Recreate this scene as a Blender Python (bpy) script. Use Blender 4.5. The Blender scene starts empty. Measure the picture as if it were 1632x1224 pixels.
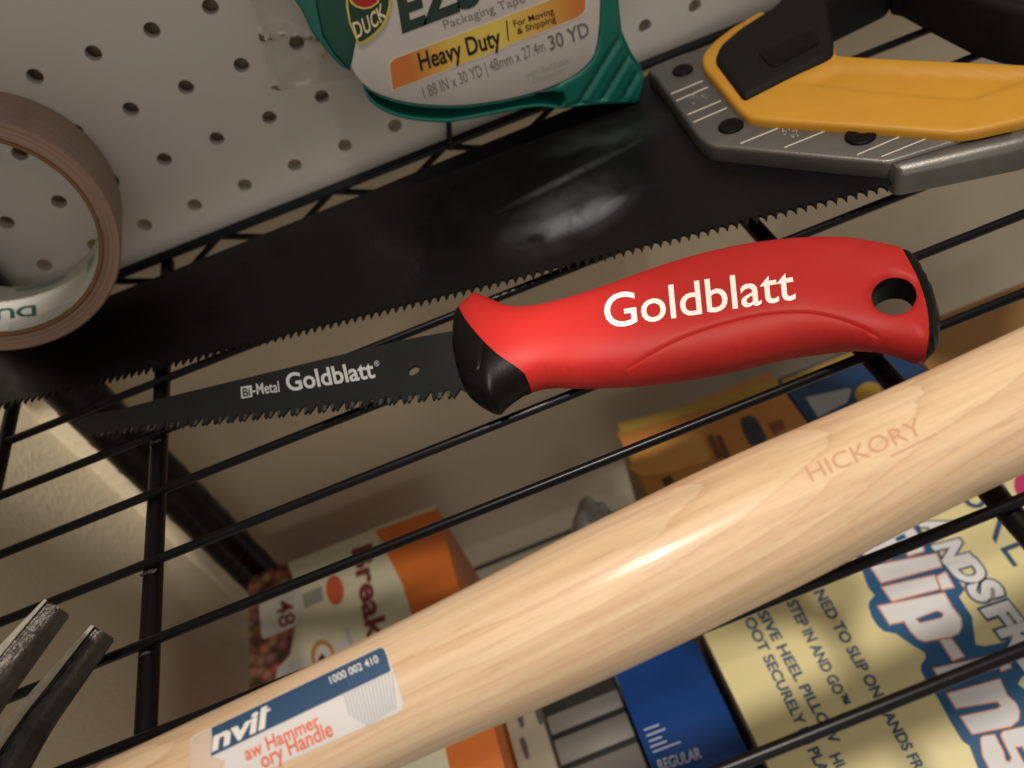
import bpy, bmesh, math, random
import numpy as np
from mathutils import Vector, Matrix
from mathutils.geometry import delaunay_2d_cdt
from mathutils.bvhtree import BVHTree

random.seed(7); rng = np.random.default_rng(7)
I = 0.0254                                   # everything below is laid out in inches
scene = bpy.context.scene
COL = scene.collection

# ------------------------------------------------------------------ camera
F_PX = 1294.13                               # focal length in pixels of the 1632 px wide photograph
CAM = np.array([-0.209, -14.261, 7.83])
RM = np.array([[0.9288844, -0.26787906, -0.25576275],
               [-0.37036182, -0.6672978, -0.64617782],
               [0.00242758, 0.69494925, -0.71905469]])   # rows: right, down, forward
cam_d = bpy.data.cameras.new("camera"); cam = bpy.data.objects.new("camera", cam_d); COL.objects.link(cam)
m = Matrix.Identity(4)
for r in range(3):
    m[r][0] = RM[0][r]; m[r][1] = -RM[1][r]; m[r][2] = -RM[2][r]; m[r][3] = CAM[r] * I
cam.matrix_world = m
cam_d.sensor_width = 36; cam_d.lens = F_PX / 1632 * 36
cam_d.clip_start = 0.01; cam_d.clip_end = 20
cam_d.dof.use_dof = True; cam_d.dof.focus_distance = 9.8 * I; cam_d.dof.aperture_fstop = 11
scene.camera = cam

# ------------------------------------------------------------------ world, lamps, exposure
w = bpy.data.worlds.new("World"); scene.world = w; w.use_nodes = True
w.node_tree.nodes["Background"].inputs[0].default_value = (1.0, 0.915, 0.81, 1)
w.node_tree.nodes["Background"].inputs[1].default_value = 0.345
def lamp(name, kind, loc, aim, power, color, size=4, size_y=None, spot=None, blend=.6):
    d = bpy.data.lights.new(name, kind); o = bpy.data.objects.new(name, d); COL.objects.link(o)
    o.location = Vector(loc) * I
    o.rotation_euler = (Vector(aim) - Vector(loc)).to_track_quat('-Z', 'Y').to_euler()
    d.energy = power; d.color = color
    if kind == 'AREA':
        d.size = size * I
        if size_y: d.shape = 'RECTANGLE'; d.size_y = size_y * I
        else: d.shape = 'DISK'
    else:
        d.shadow_soft_size = size * I
        if spot: d.spot_size = math.radians(spot); d.spot_blend = blend
    return o
lamp("ceiling_lamp", 'SPOT', (4.5, -13.0, 44), (3.6, -10.6, 0), 45, (1.0, .89, .765), 1.9, spot=35, blend=1)
lamp("room_lamp", 'AREA', (1.0, -40, 15), (0, -10, 1), .5, (1.0, .93, .83), 11, 3.5)
lamp("side_lamp", 'SPOT', (-4, -10, 36), (-10.25, .8, -4.2), 105, (1.0, .94, .82), 1.0, spot=8, blend=1)
lamp("grip_patch_spot", 'SPOT', (-3.5, -19, 30), (.45, -6.85, .9), 36, (1.0, .92, .82), .8, spot=5.2, blend=1)  # unseen narrow spot, added to brighten the left of the red grip
vs = scene.view_settings
vs.view_transform = 'Standard'; vs.look = 'None'; vs.exposure = 0; vs.gamma = 1; vs.use_curve_mapping = False
scene.cycles.max_bounces = 8; scene.cycles.use_denoising = True

# ------------------------------------------------------------------ helpers
def ray(px, py): return RM.T @ np.array([(px - 816) / F_PX, (py - 612) / F_PX, 1.0])
class Plane:
    """a plane given by a point and a normal; at(px,py) is the point the photograph's pixel shows on it"""
    def __init__(s, p, n): s.p = np.array(p, float); s.n = np.array(n, float) / np.linalg.norm(n)
    def at(s, px, py, lift=0):
        d = ray(px, py); t = (s.p - CAM) @ s.n / (d @ s.n)
        return CAM + t * d + s.n * lift
def ZP(z): return Plane((0, 0, z), (0, 0, 1))
def YP(y): return Plane((0, y, 0), (0, -1, 0))
class Surf:
    """a built mesh; at(px,py) is where the pixel's ray meets it"""
    def __init__(s, objs):
        vs_, fs = [], []
        for o in objs:
            k = len(vs_); vs_ += [tuple(v.co / I) for v in o.data.vertices]
            fs += [[k + i for i in p.vertices] for p in o.data.polygons]
        s.b = BVHTree.FromPolygons(vs_, fs)
    def at(s, px, py, lift=0):
        d = Vector(ray(px, py)).normalized(); h = s.b.ray_cast(Vector(CAM), d)
        if h[0] is None: return None
        n = h[1] if h[1].dot(d) < 0 else -h[1]
        return np.array(h[0] + n * lift)

MATS = {}
def mat(name, col, rough=.5, metal=0, spec=.5, var=.06, vscale=40, bump=0, bscale=200, coat=0, fn=None, sheen=0):
    if name in MATS: return MATS[name]
    M = bpy.data.materials.new(name); M.use_nodes = True; nt = M.node_tree
    b = nt.nodes["Principled BSDF"]
    b.inputs["Roughness"].default_value = rough; b.inputs["Metallic"].default_value = metal
    b.inputs["Specular IOR Level"].default_value = spec; b.inputs["Coat Weight"].default_value = coat
    b.inputs["Sheen Weight"].default_value = sheen
    tc = nt.nodes.new("ShaderNodeTexCoord")
    nz = nt.nodes.new("ShaderNodeTexNoise"); nz.inputs["Scale"].default_value = vscale; nz.inputs["Detail"].default_value = 6
    nt.links.new(tc.outputs["Object"], nz.inputs["Vector"])
    mx = nt.nodes.new("ShaderNodeMix"); mx.data_type = 'RGBA'
    c = np.array(col); 
    mx.inputs[6].default_value = (*np.clip(c * (1 - var * 2), 0, 1), 1); mx.inputs[7].default_value = (*np.clip(c * (1 + var * 2), 0, 1), 1)
    nt.links.new(nz.outputs["Fac"], mx.inputs[0]); nt.links.new(mx.outputs[2], b.inputs["Base Color"])
    if bump:
        n2 = nt.nodes.new("ShaderNodeTexNoise"); n2.inputs["Scale"].default_value = bscale; n2.inputs["Detail"].default_value = 3
        nt.links.new(tc.outputs["Object"], n2.inputs["Vector"])
        bp = nt.nodes.new("ShaderNodeBump"); bp.inputs["Strength"].default_value = bump; bp.inputs["Distance"].default_value = .001
        nt.links.new(n2.outputs["Fac"], bp.inputs["Height"]); nt.links.new(bp.outputs["Normal"], b.inputs["Normal"])
    if fn: fn(nt, b, tc, mx)
    MATS[name] = M; return M

def thing(name, label, cat, base=(0, 0, 0), group=None):
    o = bpy.data.objects.new(name, None); COL.objects.link(o); o.location = Vector(base) * I
    o.empty_display_size = .01; o['label'] = label; o['category'] = cat
    if group: o['group'] = group
    return o
def world_loc(o):
    v = Vector((0, 0, 0))
    while o is not None: v += o.location; o = o.parent if o.parent and o.parent.type == 'EMPTY' else None
    return v
def obj(name, verts, faces, material, parent=None, smooth=None, kind=None, scale=True, label=None, cat=None):
    me = bpy.data.meshes.new(name)
    me.from_pydata([tuple(float(c) * (I if scale else 1) for c in v) for v in verts], [], [list(map(int, f)) for f in faces])
    me.update()
    if material: me.materials.append(material)
    if smooth is not None:
        me.shade_smooth(); me.set_sharp_from_angle(angle=math.radians(smooth))
    o = bpy.data.objects.new(name, me); COL.objects.link(o)
    if parent:
        o.parent = parent
        root = parent
        while root.parent: root = root.parent
        if parent.type == 'EMPTY': o.matrix_parent_inverse = Matrix.Translation(-parent.location)
    if kind: o['kind'] = kind
    if label: o['label'] = label
    if cat: o['category'] = cat
    return o
def bm_obj(name, bm, material, parent=None, smooth=None, **k):
    bm.normal_update(); bm.verts.index_update()
    v = [tuple(x.co) for x in bm.verts]; f = [[x.index for x in p.verts] for p in bm.faces]; bm.free()
    return obj(name, v, f, material, parent, smooth, **k)
def tube(path, rad, n=12, closed=False, caps=True):
    """verts, faces of a tube round a polyline; rad is a number, a list, or a list of (a,b) pairs"""
    P = [np.array(p, float) for p in path]; V = []; Fc = []; N = len(P)
    t0 = P[1] - P[0]; up = np.array([0, 0, 1.0]) if abs(t0[2]) < .9 * np.linalg.norm(t0) else np.array([0, 1.0, 0])
    for i in range(N):
        t = (P[(i + 1) % N] - P[i - 1]) if closed else (P[min(i + 1, N - 1)] - P[max(i - 1, 0)])
        t = t / np.linalg.norm(t); s = np.cross(t, up); s /= np.linalg.norm(s); u = np.cross(s, t); up = u
        r = rad[i] if hasattr(rad, '__len__') else rad
        ra, rb = r if hasattr(r, '__len__') else (r, r)
        for k in range(n):
            a = 2 * math.pi * k / n; V.append(P[i] + s * math.cos(a) * ra + u * math.sin(a) * rb)
    for i in range(N if closed else N - 1):
        j = (i + 1) % N
        for k in range(n):
            l = (k + 1) % n; Fc.append((i * n + k, i * n + l, j * n + l, j * n + k))
    if caps and not closed:
        Fc.append(tuple(range(n - 1, -1, -1))); Fc.append(tuple((N - 1) * n + k for k in range(n)))
    return V, Fc
def box(x0, x1, y0, y1, z0, z1, b=0.0):
    bm = bmesh.new(); bmesh.ops.create_cube(bm, size=1)
    for v in bm.verts: v.co = Vector((x0 + (v.co.x + .5) * (x1 - x0), y0 + (v.co.y + .5) * (y1 - y0), z0 + (v.co.z + .5) * (z1 - z0)))
    if b: bmesh.ops.bevel(bm, geom=bm.edges[:], offset=b, segments=2, affect='EDGES', profile=.5)
    return bm
def smooth_closed(pts, n=3):
    """Catmull-Rom through the traced points"""
    P = np.array(pts, float); out = []
    for i in range(len(P)):
        a, b, c, d = P[i - 1], P[i], P[(i + 1) % len(P)], P[(i + 2) % len(P)]
        for k in range(n):
            t = k / n; out.append(.5 * ((2 * b) + (c - a) * t + (2 * a - 5 * b + 4 * c - d) * t * t + (3 * b - a - 3 * c + d) * t ** 3))
    return np.array(out)
def smooth_open(pts, n=4):
    P = np.array(pts, float); Q = np.vstack([2 * P[0] - P[1], P, 2 * P[-1] - P[-2]]); out = []
    for i in range(1, len(Q) - 2):
        a, b, c, d = Q[i - 1], Q[i], Q[i + 1], Q[i + 2]
        for k in range(n):
            t = k / n; out.append(.5 * ((2 * b) + (c - a) * t + (2 * a - 5 * b + 4 * c - d) * t * t + (3 * b - a - 3 * c + d) * t ** 3))
    out.append(P[-1]); return np.array(out)
def seg_dist(P, L, closed=True):
    A = np.array(L); B = np.roll(A, -1, 0) if closed else A[1:]
    A = A if closed else A[:-1]; D = B - A; l2 = (D ** 2).sum(1) + 1e-12
    out = np.full(len(P), 1e9)
    for a, d, q in zip(A, D, l2):
        t = np.clip(((P - a) @ d) / q, 0, 1); out = np.minimum(out, np.hypot(*(P - a - t[:, None] * d).T))
    return out
def inside(P, poly):
    x, y = P[:, 0], P[:, 1]; r = np.zeros(len(P), bool); L = np.array(poly); j = len(L) - 1
    for i in range(len(L)):
        xi, yi = L[i]; xj, yj = L[j]
        c = ((yi > y) != (yj > y)) & (x < (xj - xi) * (y - yi) / (yj - yi + 1e-15) + xi); r ^= c; j = i
    return r
def mesh2d(outline, holes=(), curves=(), grid=.08):
    """triangulates an outline with holes, with constraint curves and a grid of inner points"""
    V, E = [], []
    for L in [outline, *holes]:
        k = len(V); V += [tuple(p) for p in L]; E += [(k + i, k + (i + 1) % len(L)) for i in range(len(L))]
    nb = len(V)
    for L in curves:
        k = len(V); V += [tuple(p) for p in L]; E += [(k + i, k + i + 1) for i in range(len(L) - 1)]
    O = np.array(outline); x0, y0 = O.min(0); x1, y1 = O.max(0)
    G = np.array([(x + (grid / 2 if j % 2 else 0), y) for j, y in enumerate(np.arange(y0 + grid / 2, y1, grid * .87)) for x in np.arange(x0 + grid / 2, x1, grid)])
    if len(G):
        k = inside(G, O)
        for h in holes: k &= ~inside(G, h)
        G = G[k]
        d = seg_dist(G, O)
        for h in holes: d = np.minimum(d, seg_dist(G, h))
        for c in curves: d = np.minimum(d, seg_dist(G, c, False))
        V += [tuple(p) for p in G[d > grid * .45]]
    r = delaunay_2d_cdt([Vector(p) for p in V], E, [], 0, 1e-6)
    P = np.array([tuple(p) for p in r[0]]); T = np.array([f for f in r[2]])
    c = P[T].mean(1); k = inside(c, O)
    for h in holes: k &= ~inside(c, h)
    T = T[k]
    a, b, cc = P[T[:, 0]], P[T[:, 1]], P[T[:, 2]]
    ar = (b[:, 0] - a[:, 0]) * (cc[:, 1] - a[:, 1]) - (b[:, 1] - a[:, 1]) * (cc[:, 0] - a[:, 0])
    T[ar < 0] = T[ar < 0][:, ::-1]
    return P, T
def bedges(T):
    s = {}
    for t in T:
        for i in range(3):
            e = (t[i], t[(i + 1) % 3]); s[e] = 1
    return [e for e in s if (e[1], e[0]) not in s]
class Frame:
    def __init__(s, o, e1, e2): s.o = np.array(o, float); s.e1 = np.array(e1, float); s.e2 = np.array(e2, float); s.n = np.cross(s.e1, s.e2)
    def to(s, p): return s.o + s.e1 * p[0] + s.e2 * p[1] + s.n * p[2]
    def fr(s, P): d = np.array(P) - s.o; return np.array([d @ s.e1, d @ s.e2])
FLAT = Frame((0, 0, 0), (1, 0, 0), (0, 1, 0))
UPRIGHT = Frame((0, 0, 0), (1, 0, 0), (0, 0, 1))     # normal -Y, towards the camera side
def prof(d, r, p=2.0): x = np.clip(d / r, 0, 1); return (1 - (1 - x) ** p) ** (1 / p)
def slab(name, outline, z0, z1, material, parent, bevel=.04, holes=(), grid=None, frame=FLAT, top=None, smooth=50, label=None, back=True, cat=None):
    """extruded outline with rounded upper rim and, if asked, a relief on its top: z1 + top(P)"""
    ring = []
    O = np.array(outline)
    if grid is None: grid = max((O.max(0) - O.min(0))) / 8
    P, T = mesh2d(O, holes, grid=grid) if bevel <= 0 else mesh2d(O, holes, curves=[np.vstack([c, c[:1]]) for c in [inset(O, bevel * .35), inset(O, bevel)] if len(c)] , grid=grid)
    d = seg_dist(P, O)
    for h in holes: d = np.minimum(d, seg_dist(P, h))
    z = z1 - bevel + bevel * prof(d, bevel) if bevel > 0 else np.full(len(P), z1)
    if top is not None: z = z + top(P) * np.clip(d / max(bevel, .02), 0, 1)
    V = [frame.to((p[0], p[1], h)) for p, h in zip(P, z)]; Fc = [tuple(t) for t in T]
    n = len(V); be = bedges(T); bi = {}
    for a, b in be:
        for q in (a, b):
            if q not in bi: bi[q] = len(V); V.append(frame.to((P[q][0], P[q][1], z0)))
        Fc.append((b, a, bi[a], bi[b]))
    if back:
        k = len(V); V += [frame.to((p[0], p[1], z0)) for p in P]
        Fc += [(k + t[2], k + t[1], k + t[0]) for t in T]
    return obj(name, V, Fc, material, parent, smooth, label=label, cat=cat)
def inset(O, d):
    """outline moved inwards by d (vertex normals); collapses nothing, fine for small d"""
    O = np.array(O); a = np.roll(O, 1, 0); b = np.roll(O, -1, 0)
    t1 = O - a; t2 = b - O; t1 /= np.linalg.norm(t1, axis=1)[:, None] + 1e-12; t2 /= np.linalg.norm(t2, axis=1)[:, None] + 1e-12
    area = (O[:, 0] * b[:, 1] - O[:, 1] * b[:, 0]).sum(); s = 1 if area > 0 else -1
    n = np.stack([-(t1 + t2)[:, 1], (t1 + t2)[:, 0]], 1) * s; n /= np.linalg.norm(n, axis=1)[:, None] + 1e-12
    c = np.clip((n * (np.stack([-t1[:, 1], t1[:, 0]], 1) * s)).sum(1), .5, 1)
    Q = O + n * (d / c)[:, None]
    k = inside(Q, O) & (seg_dist(Q, O) > d * .9); Q = Q[k]
    return Q if len(Q) > 3 else np.zeros((0, 2))
def pxs(pts, pl): return [pl.at(*p) for p in pts]
def flat2(pts, pl): return np.array([pl.at(*p)[:2] for p in pts])
def up2(pts, pl): return np.array([(lambda q: (q[0], q[2]))(pl.at(*p)) for p in pts])

# --- printed matter: polygons and lettering laid on a plane or a built surface
def subdiv(P, T, mx):
    bm = bmesh.new(); vv = [bm.verts.new((*p, 0)) for p in P]
    for t in T:
        try: bm.faces.new([vv[i] for i in t])
        except ValueError: pass
    for _ in range(5):
        L = [e for e in bm.edges if e.calc_length() > mx]
        if not L: break
        bmesh.ops.subdivide_edges(bm, edges=L, cuts=1); bmesh.ops.triangulate(bm, faces=bm.faces[:])
    bm.verts.index_update()
    P = np.array([v.co.xy[:] for v in bm.verts]); T = [[v.index for v in f.verts] for f in bm.faces]; bm.free(); return P, T
def put(name, P, T, target, lift, material, parent, label=None):
    W = [target.at(p[0], p[1], lift) for p in P]
    T = [t for t in T if all(W[i] is not None for i in t)]
    used = sorted({i for t in T for i in t}); idx = {q: i for i, q in enumerate(used)}
    return obj(name, [W[i] for i in used], [[idx[i] for i in t] for t in T], material, parent, label=label)
def decal(name, poly, target, material, parent, lift=.006, sub=None, label=None, rnd=0):
    O = smooth_closed(poly, rnd) if rnd else np.array(poly, float)
    r = delaunay_2d_cdt([Vector(p) for p in O], [(i, (i + 1) % len(O)) for i in range(len(O))], [], 1, 1e-5)
    P = np.array([tuple(p) for p in r[0]]); T = [list(f) for f in r[2]]
    if sub: P, T = subdiv(P, T, sub)
    return put(name, P, T, target, lift, material, parent, label)
def text_mesh(s, bold=0.0, res=4):
    c = bpy.data.curves.new("t", 'FONT'); c.body = s; c.offset = bold; c.resolution_u = res; c.fill_mode = 'FRONT' if False else c.fill_mode
    o = bpy.data.objects.new("t", c); COL.objects.link(o)
    me = bpy.data.meshes.new_from_object(o.evaluated_get(bpy.context.evaluated_depsgraph_get()))
    me.calc_loop_triangles()
    P = np.array([v.co.xy[:] for v in me.vertices]) if len(me.vertices) else np.zeros((0, 2)); T = [list(t.vertices) for t in me.loop_triangles]
    bpy.data.objects.remove(o); bpy.data.curves.remove(c); bpy.data.meshes.remove(me)
    return P, T
def lettering(s, p0, p1, p2, target, material, parent, bold=0.0, lift=.008, sub=None, name="lettering", ref=None, xb=None, curve=0.0):
    """the string's baseline runs p0 to p1 in the photograph, its tallest letter reaches p2 above p0"""
    P, T = text_mesh(s, bold)
    if bold and xb is None:
        Q, _ = text_mesh(s, 0)
    else: Q = P
    x0, x1 = Q[:, 0].min(), Q[:, 0].max(); top = (text_mesh(ref, 0)[0] if ref else Q)[:, 1].max()
    p0, p1, p2 = map(lambda q: np.array(q, float), (p0, p1, p2))
    u = (P[:, 0] - x0) / (x1 - x0); v = P[:, 1] / top
    XY = p0 + u[:, None] * (p1 - p0) + v[:, None] * (p2 - p0)
    if curve:
        nrm = np.array([-(p1 - p0)[1], (p1 - p0)[0]]); nrm /= np.linalg.norm(nrm); XY = XY + (curve * 4 * u * (1 - u))[:, None] * nrm
    if sub: XY, T = subdiv(XY, T, sub)
    return put(name, XY, T, target, lift, material, parent)

# ------------------------------------------------------------------ materials
def wall_fn(nt, b, tc, mx, sc=230, st=.22):
    n2 = nt.nodes.new("ShaderNodeTexNoise"); n2.inputs["Scale"].default_value = sc; n2.inputs["Detail"].default_value = 3; n2.inputs["Distortion"].default_value = .2
    nt.links.new(tc.outputs["Object"], n2.inputs["Vector"])
    cr = nt.nodes.new("ShaderNodeValToRGB"); cr.color_ramp.elements[0].position = .35; cr.color_ramp.elements[1].position = .75
    nt.links.new(n2.outputs["Fac"], cr.inputs[0])
    bp = nt.nodes.new("ShaderNodeBump"); bp.inputs["Strength"].default_value = st; bp.inputs["Distance"].default_value = .0008
    nt.links.new(cr.outputs[0], bp.inputs["Height"]); nt.links.new(bp.outputs["Normal"], b.inputs["Normal"])
M_WALL = mat("wall_paint", (.61, .525, .38), .5, var=.04, vscale=15, fn=wall_fn)
M_PEG = mat("pegboard_white", (.67, .635, .605), .45, var=.045, vscale=14, bump=.06, bscale=500)
M_WIRE = mat("black_wire", (.004, .004, .0045), .30, spec=.22, var=.2, vscale=300, bump=.015, bscale=900)
M_WELD = mat("weld_grey", (.035, .035, .036), .5, metal=.2, var=.4, vscale=600, bump=.6, bscale=900)
def blade_fn(nt, b, tc, mx):
    n2 = nt.nodes.new("ShaderNodeTexNoise"); n2.inputs["Scale"].default_value = 26; n2.inputs["Detail"].default_value = 5; n2.inputs["Distortion"].default_value = 1.2
    nt.links.new(tc.outputs["Object"], n2.inputs["Vector"])
    mr = nt.nodes.new("ShaderNodeMapRange"); mr.inputs[1].default_value = .38; mr.inputs[2].default_value = .68; mr.inputs[3].default_value = .26; mr.inputs[4].default_value = .48
    nt.links.new(n2.outputs["Fac"], mr.inputs[0]); nt.links.new(mr.outputs[0], b.inputs["Roughness"])
    # wiped smudges and the dispenser's hazy reflection, painted pale into the coating colour
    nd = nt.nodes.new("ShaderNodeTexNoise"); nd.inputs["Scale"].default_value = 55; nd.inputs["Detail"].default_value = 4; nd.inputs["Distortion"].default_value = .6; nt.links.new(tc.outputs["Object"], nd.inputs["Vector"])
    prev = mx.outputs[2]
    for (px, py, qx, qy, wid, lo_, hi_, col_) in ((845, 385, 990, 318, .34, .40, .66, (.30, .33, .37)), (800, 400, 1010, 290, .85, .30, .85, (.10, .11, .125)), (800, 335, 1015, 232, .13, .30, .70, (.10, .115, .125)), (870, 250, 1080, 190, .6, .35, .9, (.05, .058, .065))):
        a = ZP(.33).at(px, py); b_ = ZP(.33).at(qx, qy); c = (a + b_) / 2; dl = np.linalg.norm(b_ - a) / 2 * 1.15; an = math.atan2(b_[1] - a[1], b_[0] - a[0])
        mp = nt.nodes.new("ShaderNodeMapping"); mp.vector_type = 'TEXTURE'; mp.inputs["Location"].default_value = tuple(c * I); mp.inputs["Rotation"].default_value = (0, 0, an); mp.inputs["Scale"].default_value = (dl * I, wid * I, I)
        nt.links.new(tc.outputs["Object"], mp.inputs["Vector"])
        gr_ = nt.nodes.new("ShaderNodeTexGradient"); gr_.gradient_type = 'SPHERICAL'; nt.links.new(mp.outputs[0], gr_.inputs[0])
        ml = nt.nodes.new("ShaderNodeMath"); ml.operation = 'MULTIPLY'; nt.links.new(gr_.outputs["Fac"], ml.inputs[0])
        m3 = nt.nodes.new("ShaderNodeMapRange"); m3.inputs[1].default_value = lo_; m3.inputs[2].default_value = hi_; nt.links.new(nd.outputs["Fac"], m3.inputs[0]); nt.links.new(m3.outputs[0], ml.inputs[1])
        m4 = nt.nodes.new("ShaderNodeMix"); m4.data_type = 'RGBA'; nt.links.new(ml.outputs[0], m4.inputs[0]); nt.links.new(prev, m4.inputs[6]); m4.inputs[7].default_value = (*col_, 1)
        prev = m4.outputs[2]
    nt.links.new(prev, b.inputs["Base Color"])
    sc = nt.nodes.new("ShaderNodeTexNoise"); sc.inputs["Scale"].default_value = 700; mps = nt.nodes.new("ShaderNodeMapping"); mps.inputs["Rotation"].default_value = (0, 0, .2); mps.inputs["Scale"].default_value = (.02, 1, 1)
    nt.links.new(tc.outputs["Object"], mps.inputs["Vector"]); nt.links.new(mps.outputs[0], sc.inputs["Vector"])
    bp = nt.nodes.new("ShaderNodeBump"); bp.inputs["Strength"].default_value = .05; bp.inputs["Distance"].default_value = .0004; nt.links.new(sc.outputs["Fac"], bp.inputs["Height"]); nt.links.new(bp.outputs[0], b.inputs["Normal"])
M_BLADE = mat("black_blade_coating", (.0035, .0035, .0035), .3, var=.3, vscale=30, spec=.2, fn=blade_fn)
M_JBLADE = mat("jab_blade_coating", (.014, .015, .015), .5, spec=.2, var=.12, vscale=60, bump=.05, bscale=1200)
M_TOOTH = mat("ground_tooth_steel", (.11, .11, .11), .3, metal=.6, var=.3, vscale=400)
M_RED = mat("red_rubber", (.40, .016, .013), .55, spec=.28, var=.05, vscale=60, bump=.05, bscale=1500)
M_BLK = mat("black_rubber", (.004, .0038, .0038), .4, spec=.12, var=.15, vscale=90, bump=.08, bscale=1200)
M_INK = mat("white_print", (.82, .80, .76), .5, var=.03, vscale=200)
M_SILV = mat("silver_print", (.62, .64, .67), .35, metal=.3, var=.06, vscale=300)
M_ALU = mat("cast_aluminium", (.17, .166, .158), .42, metal=.75, var=.10, vscale=90, bump=.10, bscale=1500)
M_YEL = mat("yellow_plastic", (.52, .25, .018), .5, var=.05, vscale=70, bump=.06, bscale=1400)
M_GRIP = mat("black_grip", (.006, .0055, .005), .6, spec=.2, var=.15, vscale=120, bump=.3, bscale=1800)
M_MARK = mat("etched_mark", (.55, .53, .47), .5)
M_GREEN = mat("green_plastic", (.008, .155, .115), .34, var=.06, vscale=60)
M_DGREEN = mat("dark_green_plastic", (.006, .075, .055), .4, var=.1, vscale=60)
M_LABEL = mat("silver_label", (.60, .58, .55), .33, var=.03, vscale=40)
M_CREAM = mat("cream_print", (.80, .72, .42), .5)
M_DKPRINT = mat("dark_green_print", (.010, .045, .030), .45)
M_GREY = mat("grey_print", (.17, .165, .16), .5)
M_LGREY = mat("pale_grey_print", (.40, .39, .37), .5)
M_BLKP = mat("black_print", (.012, .012, .012), .5)
M_REDP = mat("red_print", (.45, .02, .015), .5)
def tape_fn(nt, b, tc, mx):
    # thin rings round the roll's axis: the edges of the wound layers
    sep = nt.nodes.new("ShaderNodeVectorMath"); sep.operation = 'LENGTH'
    mp = nt.nodes.new("ShaderNodeMapping"); nt.links.new(tc.outputs["UV"], mp.inputs["Vector"])
    wv = nt.nodes.new("ShaderNodeTexNoise"); wv.noise_dimensions = '2D'; wv.inputs["Scale"].default_value = 1; wv.inputs["Detail"].default_value = 6
    mp.inputs["Scale"].default_value = (38, .8, 1); nt.links.new(mp.outputs[0], wv.inputs["Vector"])
    cr = nt.nodes.new("ShaderNodeMix"); cr.data_type = 'RGBA'
    cr.inputs[6].default_value = (.07, .034, .022, 1); cr.inputs[7].default_value = (.46, .29, .21, 1)
    nt.links.new(wv.outputs["Fac"], cr.inputs[0]); nt.links.new(cr.outputs[2], b.inputs["Base Color"])
M_TAPE = mat("brown_tape", (.2, .12, .09), .4, fn=tape_fn)
M_CARD = mat("brown_core_card", (.20, .095, .04), .7, var=.15, vscale=200)
M_CORE = mat("white_core_paper", (.62, .60, .55), .6, var=.05, vscale=60)
M_GPRINT = mat("green_print", (.02, .12, .085), .5)
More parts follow.
